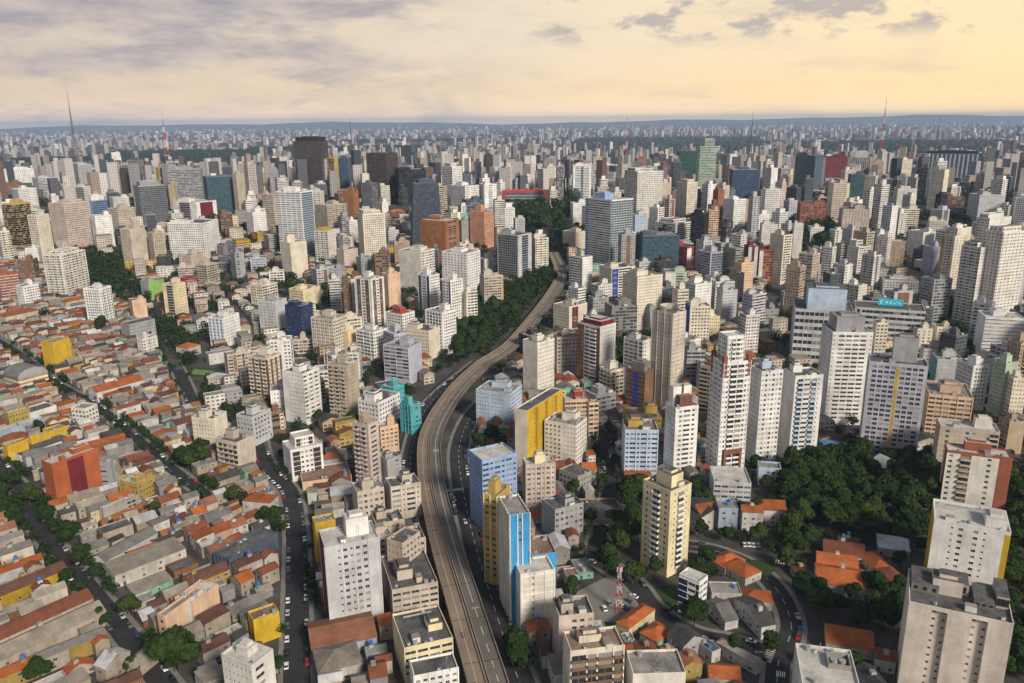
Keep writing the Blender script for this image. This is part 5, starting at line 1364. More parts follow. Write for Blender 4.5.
def run_low():
    r = random.Random(11)
    for ln in LOW.strip().split('\n'):
        f = [q.strip() for q in ln.split('|')]; a = f[0].split(); v = list(map(float, a[1:]))
        c, yaw, w, d, h, mk = place(a[0], *v, float(f[5][2:]) if len(f) > 5 else None); h = min(max(h, 3.0), 13)
        rcx, rk = f[2].split(); near = 2 if c.y < 480 else 1
        if rk == 'flat': rcx = 'mid' if rcx != 'dark' else 'dark'
        make_house(c.x, c.y, yaw, w, d, r, near, (f[3] + ', ' + f[4]), None, [(0, 1, 0, 1, h, rk, rcx, f[1])])
        MARKS.append((f[3], *mk, 300))
run_low()

DIST = [  # polygon in pixels, block turn, frontage, depth, height scale, density
    ([(-90, 700), (-90, 330), (0, 325), (120, 392), (205, 480), (262, 470), (285, 500), (288, 700)], -45, (5.5, 9.5), (22, 38), 1.0, .99),
    ([(-40, 330), (-20, 255), (140, 285), (165, 345), (205, 415), (262, 440), (255, 470), (205, 480), (120, 392), (0, 325)], -45, (6, 10), (16, 28), 1.0, .95),
    ([(303, 700), (302, 480), (330, 455), (400, 470), (415, 520), (440, 600), (462, 700)], -75, (6, 11), (16, 26), 1.1, .97),
    ([(150, 290), (160, 255), (420, 255), (470, 300), (420, 400), (400, 470), (330, 455), (262, 440), (205, 415), (165, 345)], 30, (9, 15), (13, 22), 1.25, .62),
    ([(520, 700), (500, 560), (470, 470), (480, 400), (560, 330), (720, 340), (720, 480), (600, 480), (600, 560), (640, 600), (760, 660), (770, 700)], 10, (8, 13), (11, 19), 1.1, .9),
    ([(690, 480), (690, 540), (790, 540), (800, 480), (1040, 430), (1040, 335), (720, 340)], 8, (10, 18), (14, 24), 1.3, .7),
    ([(560, 330), (565, 250), (1040, 240), (1040, 335), (720, 340)], 12, (10, 18), (14, 24), 1.7, .8),
    ([(-40, 255), (-40, 215), (500, 215), (500, 250), (420, 255), (160, 255), (140, 285)], 30, (11, 20), (14, 24), 1.8, .62),
    ([(790, 560), (800, 540), (930, 545), (930, 700), (790, 700), (800, 640)], 8, (9, 14), (12, 18), 1.0, .6),
]
def queue_houses():
    for di, (pix, yaw, fr, dp, hs, dens) in enumerate(DIST):
        r = random.Random(100 + di); P = [ground(*q) for q in pix]; P2 = [(p.x, p.y) for p in P]
        c, s = math.cos(rad(yaw)), math.sin(rad(yaw)); loc = [(p[0] * c + p[1] * s, -p[0] * s + p[1] * c) for p in P2]
        v = min(q[1] for q in loc)
        while v < max(q[1] for q in loc):
            d = r.uniform(*dp); u = min(q[0] for q in loc) + r.uniform(0, 3)
            # lots run along v (depth); rows advance along v
            while u < max(q[0] for q in loc):
                w = r.uniform(*fr); 
                for (vv, dd) in ((v + d / 2, d), (v + d * .25, d * .5), (v + d * .75, d * .5)):
                    uu = u + w / 2; X, Y = uu * c - vv * s, uu * s + vv * c
                    if inpoly((X, Y), P2) and busy(X, Y, yaw, w * .96, dd * .96) < .04:
                        if r.random() < dens:
                            HOUSES.append((X, Y, yaw + r.uniform(-1.5, 1.5), w - .1, dd - .1, hs, r.randint(0, 1 << 30))); stamp(X, Y, yaw, w, dd, 4)
                        break
                u += w
            v += d + (r.uniform(0, 1.0) if r.random() < .4 else 0)
        if dens > .85:
            for fw, fd, N in ((8, 12, 1), (6.5, 8, 1), (5, 6, 1)):      # what is left between the lots
                v = min(q[1] for q in loc)
                while v < max(q[1] for q in loc):
                    u = min(q[0] for q in loc)
                    while u < max(q[0] for q in loc):
                        w, d = fw * r.uniform(.85, 1.15), fd * r.uniform(.85, 1.15); X, Y = u * c - v * s, u * s + v * c
                        if inpoly((X, Y), P2) and busy(X, Y, yaw, w * .95, d * .95) < .06 and r.random() < dens:
                            HOUSES.append((X, Y, yaw + r.uniform(-1.5, 1.5), w - .1, d - .1, hs * .9, r.randint(0, 1 << 30))); stamp(X, Y, yaw, w, d, 4); u += w
                        else: u += 1.5
                    v += 2.0
def house_vols(w, d, hs, r):
    n = 1 if d < 11 else r.choice([1, 1, 2]) if d < 17 else r.choice([1, 2, 2, 3, 3]); cuts = sorted([0] + [(k + r.uniform(-.18, .18)) / n for k in range(1, n)] + [1]); out = []
    wc = r.choice(WALLS); rc1 = r.choice(ROOFS)
    for a, b in zip(cuts[:-1], cuts[1:]):
        h = r.choice([3.2, 3.6, 5.8, 6.2, 6.6, 7.2]) * (hs if r.random() < .6 else 1.0)
        if hs > 1.2 and r.random() < .35: h *= r.uniform(1.2, 2.2)
        rcx = rc1 if r.random() < .6 else r.choice(ROOFS)
        if rcx == 'flat' or h > 10: rk, rcx = 'flat', r.choice(['mid', 'light', 'dark', 'mid', 'rust'])
        elif rcx in ('terra', 'oldterra', 'dterra'): rk = r.choice(['gable', 'gable', 'gable', 'gable', 'gablex', 'shed'])
        else: rk = r.choice(['gable', 'shed', 'gable', 'gable', 'gable'])
        xa, xb = (0, 1) if r.random() < .85 else r.choice([(0, .65), (.35, 1)])
        out.append((a, b, xa, xb, h, rk, rcx, wc if r.random() < .75 else r.choice(WALLS)))
    return out
USED = {}
def uniq(lbls):
    for l in lbls:
        if l not in USED and len(l.replace('-', '-').split()) <= 16: USED[l] = 1; return l
    l = lbls[-1]; USED[l] = USED.get(l, 0) + 1; return l
def relate(sx, sy, Y, n=6):
    M_ = sorted(MARKS, key=lambda m: (m[1] - sx) ** 2 + 1.6 * (m[2] - sy) ** 2)[:n]
    out = []
    for i in range(len(M_)):
        for j in range(len(M_)):
            a, b = M_[i], M_[j]
            if i != j and (a[1] - sx) * (b[1] - sx) + (a[2] - sy) * (b[2] - sy) < 0: out.append('between the %s and the %s' % (a[0], b[0]))
        dx, dy = sx - M_[i][1], sy - M_[i][2]
        out.append(('in front of the %s' if dy > abs(dx) else 'behind the %s' if -dy > abs(dx) else 'beside the %s') % M_[i][0])
    return out
def run_houses():
    HOUSES.sort(key=lambda q: q[1])
    stuff = {}
    for i, (X, Y, yaw, w, d, hs, sd_) in enumerate(HOUSES):
        r = random.Random(sd_); vols = house_vols(w, d, hs, r)
        if i < N_HOUSE:
            sx, sy = proj((X, Y, g(Y) + 4)); rel = relate(sx, sy, Y)
            v0 = vols[0]; hn = RNAME['flat' if v0[5] == 'flat' else v0[6]]; wn = WNAME[v0[7]]
            cand = ['%s %s house %s' % (hn, wn, q) for q in rel]
            size = 'narrow' if w < 7.5 else 'wide' if w > 10 else 'long' if d > 22 else 'small'
            kinds = [size + ' ' + q for q in cand] + ['%s %s, %s' % (q, 'with rear annex' if len(vols) > 1 else 'of one block', size) for q in cand]
            make_house(X, Y, yaw, w, d, r, 2 if Y < 400 else 1 if Y < 470 else 0, uniq(cand + kinds), 'low houses of the old quarter', vols)
        else:
            for (ya, yb, xa, xb, h, rk, rcx, wc) in vols:
                x0, x1, y0, y1 = -w / 2 + w * xa, -w / 2 + w * xb - .03, -d / 2 + d * ya, -d / 2 + d * yb - .03
                mb = stuff.setdefault('x', MB()); tmp = MB(); tri = []
                wall_box(tmp, x0, x1, y0, y1, h, paint(tuple(x * .80 for x in rc(wc)), 1.4), rk == 'flat')
                roof_mesh(tmp, rk, x0, x1, y0, y1, h, min(3.2, .25 * min(x1 - x0, y1 - y0)) if rk != 'shed' else .8, slabmat(rcx) if rk == 'flat' else roofmat(rcx), tri)
                for t_ in tri: tmp.poly(t_, paint(tuple(x * .80 for x in rc(wc)), 1.4))
                if h > 5:     # a band of windows on each storey
                    nf = int(h / 3)
                    k = max(2, int((x1 - x0) / 3)); k2 = max(2, int((y1 - y0) / 3)); fw = facade('w', wc)
                    tmp.poly([(x0, y0 - .02, .2), (x1, y0 - .02, .2), (x1, y0 - .02, nf * 3 - .2), (x0, y0 - .02, nf * 3 - .2)], fw, [(0, 0), (k, 0), (k, nf), (0, nf)])
                    tmp.poly([(x0 - .02, y1, .2), (x0 - .02, y0, .2), (x0 - .02, y0, nf * 3 - .2), (x0 - .02, y1, nf * 3 - .2)], fw, [(0, 0), (k2, 0), (k2, nf), (0, nf)])
                cs, sn = math.cos(rad(yaw)), math.sin(rad(yaw)); gz = g(Y)
                for f_, mi_, uv_ in zip(tmp.f, tmp.mi, tmp.uv): mb.poly([(X + tmp.v[q][0] * cs - tmp.v[q][1] * sn, Y + tmp.v[q][0] * sn + tmp.v[q][1] * cs, gz + tmp.v[q][2]) for q in f_], tmp.mats[mi_], uv_)
    for k, mb in stuff.items(): tag(mb.build('distant_houses'), kind='stuff')
N_HOUSE = 252
# ------------------------------------------------------------------ more towers between the measured ones
def fill_towers():
    r = random.Random(21); n = 0; tries = 0
    key = [proj((p.x, p.y, p.z)) for p in VIA[::3]] + [(525, 197), (540, 200), (510, 205), (455, 330), (490, 300), (520, 280), (540, 230), (850, 500), (900, 520), (880, 480), (240, 230), (110, 270), (130, 265), (820, 240), (808, 238), (828, 234), (800, 262), (790, 282), (774, 300), (965, 290), (600, 500), (605, 460)]
    FT = []; cover = {}
    ranges = [((-40, 1064), (168, 240), 2200), ((-40, 540), (240, 285), 260), ((560, 1050), (240, 335), 850), ((270, 470), (285, 420), 130), ((480, 720), (330, 400), 120), ((940, 1050), (330, 440), 80)]
    for (xa, xb), (ya, yb), N in ranges:
        for _ in range(N):
            px, py = r.uniform(xa, xb), r.uniform(ya, yb); P = ground(px, py)
            if P.y > 1750: continue
            w, d = r.uniform(11, 21), r.uniform(11, 18); h = r.choice([30, 38, 44, 50, 56, 62, 70]) * r.uniform(.85, 1.15)
            if py > 240: h *= .66 if px < 540 else .86
            if py > 330: h *= .8
            yaw = r.choice([8, 14, 30, 42]) + r.uniform(-5, 5)
            if busy(P.x, P.y, yaw, w + 3, d + 3) > .08: continue
            x0, y0 = proj((P.x - w * .6, P.y, P.z + h)); x1, y1 = proj((P.x + w * .6, P.y, P.z)); bad = False
            add = []
            for qi, (a, b, c, e, Y) in enumerate(RECTS):
                ox, oy = min(x1, c) - max(x0, a), min(y1, e) - max(y0, b)
                if ox > 0 and oy > 0 and Y > P.y:
                    k_ = cover.get(qi, 0) + ox * oy / ((c - a) * (e - b)); add.append((qi, k_))
                    if k_ > .19: bad = True; break
            if not bad:
                for kx, ky in key:
                    if x0 - 2 < kx < x1 + 2 and y0 - 2 < ky < y1 + 2: bad = True; break
            if bad: continue
            cover.update(add)
            cl = r.choice(['white', 'offwhite', 'lcream', 'lcream', 'cream', 'warm', 'lgrey', 'pink', 'offwhite', 'white', 'lgrey', 'grey', 'lilac', 'dgrey', 'tan', 'white', 'dgrey', 'slate', 'brown', 'offwhite', 'dbrown', 'sand'])
            stamp(P.x, P.y, yaw, w + 2, d + 2, 1); FT.append((P, w, d, h, yaw, cl)); RECTS.append((x0, y0, x1, y1, P.y))
    FT.sort(key=lambda q: q[0].y); nm = dict(white='white', offwhite='off-white', cream='cream', lcream='ivory', beige='beige', warm='buff', lgrey='silver-grey', pink='pinkish', sand='sand', grey='grey', concrete='concrete-grey', lilac='lilac-grey', dgrey='charcoal', tan='tan', slate='slate-blue', brown='brown', dbrown='dark-brown')
    MK = list(MARKS); st = MB()
    for i, (P, w, d, h, yaw, cl) in enumerate(FT):
        pl, pr = r.choice(PATS), r.choice(PATS)
        if cl in ('slate', 'dgrey', 'dbrown'): pl, pr = r.choice(['(g)', '(s)', '(r)']), r.choice(['(g)', '(gg)', '(s)', 'x(g)x'])
        acc = r.choice([cl, 'white', 'brown', 'offwhite', 'grey', 'dgrey'])
        if r.random() < .25 and cl not in ('slate', 'dgrey', 'dbrown'): pr = r.choice(['xYx', '(w)Y(w)', 'x(b)Yx'])
        if i < N_FILL:
            sx, sy = proj((P.x, P.y, P.z + h * .7)); a = {'W': 'ribbon-windowed', 's': 'banded', 'b': 'balconied', 'w': 'windowed', 'n': 'small-windowed', 'Y': 'striped', 'g': 'glass-fronted', 'r': 'ribbed'}
            adj = next((a[c] for c in pr if c in a), 'plain'); sz = 'tall' if h > 46 else 'mid-height' if h > 32 else 'short'
            M_ = sorted(MK, key=lambda m: (m[1] - sx) ** 2 + 1.6 * (m[2] - sy) ** 2)[:7]; rel = []
            for q in range(len(M_)):
                dx, dy = sx - M_[q][1], sy - M_[q][2]
                rel.append(('in front of the %s' if P.y < M_[q][3] - 25 else 'behind the %s' if P.y > M_[q][3] + 25 else 'beside the %s') % M_[q][0])
            lb = uniq(['%s %s %s tower %s' % (sz, nm[cl], adj, q) for q in rel] + ['%s %s %s tower, flat-topped, %s' % (sz, nm[cl], adj, q) for q in rel])
            k = lb.index(' tower') + 6
            C0 = P.copy(); make_tower(C0, w, d, h, yaw, cl, acc, pl, pr, lb[:k].strip(), lb[k:].strip(' '), {}); MARKS.pop()
        else:
            S = dict(col=cl, acc=acc, gl=r.choice('nnnlk')); c_, s_ = math.cos(rad(yaw)), math.sin(rad(yaw)); tmp = MB(); nf = max(2, round((h - 2) / 3)); S['zb'] = 0; pxx = []
            for (o_, e_, n_, L, pt) in (((-w / 2, -d / 2, 0), (1, 0, 0), (0, -1, 0), w, pr), ((-w / 2, d / 2, 0), (0, -1, 0), (-1, 0, 0), d, pl), ((w / 2, -d / 2, 0), (0, 1, 0), (1, 0, 0), d, pl), ((w / 2, d / 2, 0), (-1, 0, 0), (0, 1, 0), w, pr)): side(tmp, o_, e_, n_, L, h, pt, S, 1.0, h - 1.2, nf, False, None, pxx, 0)
            tmp.poly([(-w / 2, -d / 2, h), (w / 2, -d / 2, h), (w / 2, d / 2, h), (-w / 2, d / 2, h)], slabmat(r.choice(['mid', 'light', 'dark'])))
            a_, b_ = w * r.uniform(.2, .32), d * r.uniform(.2, .32); x_, y_ = r.uniform(-.15, .15) * w, r.uniform(-.15, .15) * d; tmp.box(x_ - a_, x_ + a_, y_ - b_, y_ + b_, h + .01, h + r.uniform(3, 7), paint(cl), slabmat('mid'))
            for f_, mi_, uv_ in zip(tmp.f, tmp.mi, tmp.uv): st.poly([(P.x + w * .5 * c_ - d * .5 * s_ + tmp.v[q][0] * c_ - tmp.v[q][1] * s_, P.y + w * .5 * s_ + d * .5 * c_ + tmp.v[q][0] * s_ + tmp.v[q][1] * c_, P.z + tmp.v[q][2]) for q in f_], tmp.mats[mi_], uv_)
    tag(st.build('distant_towers'), kind='stuff')
    print('fill towers', len(FT))
N_FILL = 130

# ------------------------------------------------------------------ trees
def foliage():
    m, t = newmat('foliage'); oi = t.n('ShaderNodeObjectInfo'); geo_ = t.n('ShaderNodeNewGeometry')
    n1 = t.noise(geo_.outputs['Position'], .45, 3, .6)
    rr = geo_.outputs['Random Per Island']
    c1 = t.mix(oi.outputs['Random'], (.010, .026, .007), (.038, .060, .012))
    c1 = t.mix(t.ramp(oi.outputs['Random'], .84, .9, 0, .8), c1, (.060, .078, .018)); c1 = t.mix(t.ramp(rr, 0, 1, 0, .75), c1, (.034, .062, .014)); c1 = t.mix(t.ramp(n1, .35, .65, 0, .5), c1, (.010, .024, .008))
    finish(t, c1, .75, .08); return m
FOL = foliage(); BARK = flat('bark', (.07, .05, .035), .9)
def leaf_cloud(mb, r, cx, cy_, cz, rx, rz, n, s):
    for _ in range(n):
        a, b = r.uniform(0, 6.283), r.uniform(-.75, 1); q = math.sqrt(max(0, 1 - b * b)); k = r.uniform(.72, 1.05)
        n_ = Vector((q * math.cos(a), q * math.sin(a), b)); p = Vector((cx + n_.x * rx * k, cy_ + n_.y * rx * k, cz + n_.z * rz * k))
        n2 = (n_ + Vector((r.uniform(-.7, .7), r.uniform(-.7, .7), r.uniform(-.3, .9)))).normalized()
        u = n2.orthogonal().normalized(); v = n2.cross(u); a2 = r.uniform(0, 6.28); u, v = u * math.cos(a2) + v * math.sin(a2), v * math.cos(a2) - u * math.sin(a2); z = s * r.uniform(.6, 1.3)
        mb.poly([p - u * z - v * z * .5, p + u * z * .2 - v * z * .8, p + u * z + v * z * .3, p - u * z * .3 + v * z * .8], FOL)
CROWN, TRUNK = [], []
def protos():
    for k in range(7):
        r = random.Random(300 + k); mb = MB(); R = 1.0
        nc = r.randint(9, 13); flatn = r.uniform(.62, .9)
        for c in range(nc):
            a = r.uniform(0, 6.28); q = r.uniform(0, .62) if c else 0; zz = r.uniform(-.28, .45) * flatn + (.25 if q < .3 else 0); s = r.uniform(.30, .48)
            leaf_cloud(mb, r, q * math.cos(a), q * math.sin(a), zz, s, s * r.uniform(.7, .95), 190, .115)
        CROWN.append(mb.mesh('crown'))
        tb = MB(); tb.cyl(0, 0, -.05, .62, .055, BARK, 7, .035)
        for c in range(4):
            a = c * 1.6 + r.uniform(-.3, .3); tb.bar((0, 0, .5), (.35 * math.cos(a), .35 * math.sin(a), .95), .022, BARK)
        TRUNK.append(tb.mesh('trunk'))
protos()
TREES = []
CANDS = []
def tree(P, R, label, group=None, r=rnd):
    CANDS.append((P, R, label, group)); TREES.append(P)
def plant(P, R, label, group=None, r=rnd):
    k = r.randrange(7); root = tag(empty('tree', P, r.uniform(0, 360)), label, 'tree', group); h = R * r.uniform(.75, 1.1)
    obj('trunk', TRUNK[k], root, (0, 0, 0), 0, (R, R, h * 1.35)); obj('crown', CROWN[k], root, (0, 0, h * 1.25), 0, (R, R, R * r.uniform(.85, 1.15)))
GROVES = [  # polygon px, spacing m, radius m, label, group
    ([(596, 482), (640, 485), (640, 535), (620, 560), (600, 575), (588, 560)], 8.5, (5.5, 7.5), 'dark green tree in the grove beside the pale yellow tower', 'trees of the grove by the yellow tower'),
    ([(0, 478), (22, 478), (60, 530), (95, 585), (75, 590), (28, 540), (0, 520)], 6.0, (4, 6.2), 'dark street tree at the top of the residential street', 'trees at the residential street'),
    ([(456, 372), (458, 345), (452, 335), (475, 308), (505, 292), (545, 266), (552, 284), (520, 320), (490, 344), (470, 364)], 10.5, (6.5, 9), 'green tree of the wooded strip along the elevated road', 'trees along the elevated road'),
    ([(505, 225), (508, 212), (580, 208), (570, 250), (560, 248), (540, 236)], 21, (10, 14), 'tree of the wooded park before the red-beamed gallery', 'trees of the gallery park'),
    ([(80, 255), (120, 262), (140, 285), (150, 310), (120, 300), (85, 285), (70, 270)], 11, (7, 9.5), 'dark tree of the wooded slope beside the cream tower with roof plants', 'trees of the wooded slope'),
    ([(150, 322), (165, 320), (200, 355), (190, 370), (170, 350)], 9, (5, 7), 'green tree along the walled street', 'trees along the walled street'),
    ([(225, 500), (262, 525), (285, 535), (290, 510), (280, 520), (240, 500)], 6, (4, 5.5), 'green tree around the orange hip-roofed mansion', 'trees around the mansion'),
    ([(175, 455), (210, 450), (205, 475), (180, 470)], 8, (4.5, 6), 'green tree below the plain cream slab', 'trees below the cream slab'),
    ([(262, 282), (290, 280), (345, 300), (340, 312), (300, 300), (265, 292)], 14, (7, 9), 'dark tree in the row above the pale towers', 'trees above the pale towers'),
    ([(800, 585), (790, 600), (775, 640), (800, 660), (812, 610), (830, 600)], 7, (4.5, 6.5), 'tree on the outer side of the hillside bend', 'trees at the hillside bend'),
    ([(860, 600), (905, 595), (905, 640), (875, 640)], 7, (4.5, 6.5), 'tree beside the lower orange school wing', 'trees of the school yard'),
    ([(1005, 480), (1030, 480), (1030, 560), (1010, 560)], 8, (5, 7), 'dark tree at the far edge past the brick-red tower', 'trees past the brick-red tower'),
    ([(1012, 620), (1030, 620), (1030, 690), (1012, 690)], 8, (5, 7), 'dark tree at the edge beside the large beige slab tower', 'trees beside the beige slab'),
    ([(790, 245), (800, 232), (832, 228), (835, 248), (805, 255)], 18, (10, 13), 'round tree of the green block below the red brick tower', 'trees of the green block'),
    ([(930, 298), (945, 285), (970, 345), (975, 385), (960, 380), (940, 330)], 9, (5, 7), 'tree of the shaded avenue below the yellow-edged row', 'trees of the shaded avenue'),
    ([(610, 345), (650, 340), (660, 365), (620, 375)], 8, (5, 7), 'tree of the small wooded garden behind the brown tower', 'trees of the wooded garden'),
    ([(430, 318), (452, 345), (450, 362), (432, 350)], 8, (5, 7), 'green tree beside the white balcony tower by the wood', 'trees by the white balcony tower'),
    ([(783, 470), (800, 462), (840, 455), (935, 468), (938, 520), (930, 548), (880, 555), (800, 560), (772, 560), (785, 520)], 9.2, (5.6, 8.4), 'dark green tree in the dense park below the grey tower with yellow stripe', 'trees of the dense park'),
]
SINGLE = [(606, 578, 8, 'big dark tree beside the parking yard and the pale yellow tower'), (632, 584, 6, 'round tree at the foot of the pale yellow tower'), (30, 505, 7, 'broad dark tree beyond the orange and maroon tower'), (48, 528, 7, 'spreading dark tree over the residential street'), (70, 545, 7.5, 'wide dark tree shading the residential street, below the orange tower'), (82, 568, 6.5, 'dark tree between the residential street and the long grey warehouse wall'), (12, 490, 6, 'dark tree at the picture edge near the yellow wings'),
 # px, py foot, radius, label
    (180, 672, 10.5, 'big round green tree at the end of the residential street'), (519, 668, 8.5, 'big dark tree between the avenue and the cream blank-fronted block'), (133, 616, 5, 'bushy green tree outside the mint-green fronted terrace'),
    (82, 592, 3.2, 'small bright green tree at the residential street'), (107, 628, 3, 'little street tree opposite the bushy one'), (694, 626, 6.5, 'round green tree beside the navy and white four-storey block'),
    (573, 596, 5, 'light green tree at the edge of the parking yard'), (312, 640, 3.4, 'small light green tree below the pale grey slab tower'), (103, 333, 8.5, 'big round tree in front of the white tower with green stripes'),
    (155, 512, 3.6, 'yellow-green tree below the mustard stepped block'), (40, 436, 5, 'dark round tree below the mustard tiny-windowed block'), (706, 565, 5, 'tree beside the pyramid-roofed house'),
    (447, 610, 3.2, 'palm-like dark tree squeezed beside the elevated road'), (452, 640, 3.4, 'dark shrub-like tree beside the elevated road, below the palm-like one'), (758, 520, 6, 'tree at the corner of the dense park, by the courtyard houses'),
    (735, 655, 4, 'tree at the zebra crossing'), (770, 652, 4.5, 'dark tree above the second zebra crossing'), (655, 500, 5, 'tree beside the orange lean-to roof'),
    (235, 455, 5, 'tree beside the peach flats with blank side'), (262, 400, 5, 'tree beside the cream and brown balcony block'), (478, 452, 7, 'dark tree on the avenue above the blue and white grid block'), (492, 442, 5.5, 'smaller dark tree in the yard below the blue-scrawled block'),
    (320, 425, 5, 'tree at the foot of the lone white tower'), (352, 425, 5, 'dark tree at the foot of the beige rounded tower'), (868, 595, 6, 'round tree in the school court'), (820, 620, 6.5, 'broad tree overhanging the hillside bend')]
def clear(X, Y):
    I, J = cells(X, Y, 0, 4, 4, 1.5); q = occ[I, J]
    return ((q == 1) | (q == 4)).mean() < .2 and not any(rid(Vector((X + a, Y + b, 0))) for a, b in ((0, 0), (1.2, 0), (-1.2, 0), (0, 1.2), (0, -1.2))) and not (q == 2).mean() > .95
def run_trees():
    r = random.Random(77)
    for px, py, R, lb in SINGLE:
        P = ground(px, py); tree(P, R, lb, None, r); stamp(P.x, P.y, 0, R * 1.2, R * 1.2, 5)
    for k, pr, lb in (('residential', .55, 'street tree on the pavement of the residential street'), ('diagonal', .5, 'street tree on the diagonal street between low roofs'), ('walled', .4, 'tree leaning over the walled street'), ('shaded', .6, 'tree of the shaded street beside the light blue flats'), ('parked', .14, 'small tree among the cars of the straight street')):
        for s_ in (-1, 1):
            A = offsets(PATH[k], s_ * (STREETS[k][1] / 2 + 1.2))
            for q in range(0, len(A), 2):
                x, y = proj(A[q])
                if r.random() < pr and 0 < x < 1024 and 290 < y < 690: R = r.uniform(2.6, 4.6); tree(A[q], R, lb, 'trees of the ' + k + ' street', r); stamp(A[q].x, A[q].y, 0, R * .7, R * .7, 5)
    for pix, sp, (ra, rb_), lb, gp in GROVES:
        n0 = len(TREES)
        P = [ground(*q) for q in pix]; P2 = [(p.x, p.y) for p in P]; xs, ys = [p[0] for p in P2], [p[1] for p in P2]
        y = min(ys)
        while y < max(ys):
            x = min(xs)
            while x < max(xs):
                X, Y = x + r.uniform(-.35, .35) * sp, y + r.uniform(-.35, .35) * sp
                if inpoly((X, Y), P2) and clear(X, Y): 
                    R = r.uniform(ra, rb_); tree(Vector((X, Y, g(Y))), R, lb, gp, r); stamp(X, Y, 0, R, R, 5)
                x += sp
            y += sp
        print(gp, len(TREES) - n0)
    print('grove trees', len(TREES))
def run_gardens():
    r = random.Random(78)
    # free ground elsewhere: garden trees; the nearer ones are things, the rest one far mass
    cand = []
    for pix, n in (([(-60, 690), (-60, 215), (1080, 215), (1080, 690)], 9000),):
        P2 = [(p.x, p.y) for p in (ground(*q) for q in pix)]
        for _ in range(n):
            px, py = r.uniform(-40, 1064), 215 + (690 - 215) * r.random() ** 1.6; p = ground(px, py)
            if abs(p.x) < 880 and p.y < 1500 and busy(p.x, p.y, 0, 5, 5) < .12 and busy(p.x, p.y, 0, 2, 2) == 0:
                R = r.uniform(3.0, 5.5) if p.y < 700 else r.uniform(4.5, 7.5); cand.append((p, R)); stamp(p.x, p.y, 0, R * 1.3, R * 1.3, 5)
    for p, R in cand: CANDS.append((p, R, None, 'garden trees among the buildings'))
    CANDS.sort(key=lambda q: -q[1] / (Vector(q[0]) - CAM).length * (1.6 if q[2] and not q[3] else 1)); far = MB()
    for i, (p, R, lb, gp) in enumerate(CANDS):
        if i < 300:
            if lb is None:
                sx, sy = proj((p.x, p.y, p.z + R)); rel = relate(sx, sy, p.y); sz = 'small' if R < 3.8 else 'spreading' if R > 4.8 else 'leafy'
                lb = uniq(['%s garden tree %s' % (sz, q) for q in rel] + ['lone %s garden tree %s' % (sz, q) for q in rel])
            plant(p, R, lb, gp, r)
        else:
            n = 7; near = p.y < 900
            for c in range(n): leaf_cloud(far, r, p.x + r.uniform(-.55, .55) * R, p.y + r.uniform(-.55, .55) * R, p.z + R * r.uniform(.7, 1.45), R * .5, R * .42, 26 if near else 14, R * (.14 if near else .18))
    tag(far.build('distant_trees'), kind='stuff'); print('garden', len(cand), 'all', len(CANDS))
run_trees()
fill_towers()
queue_houses()
run_houses()
print('houses', len(HOUSES))
run_gardens()


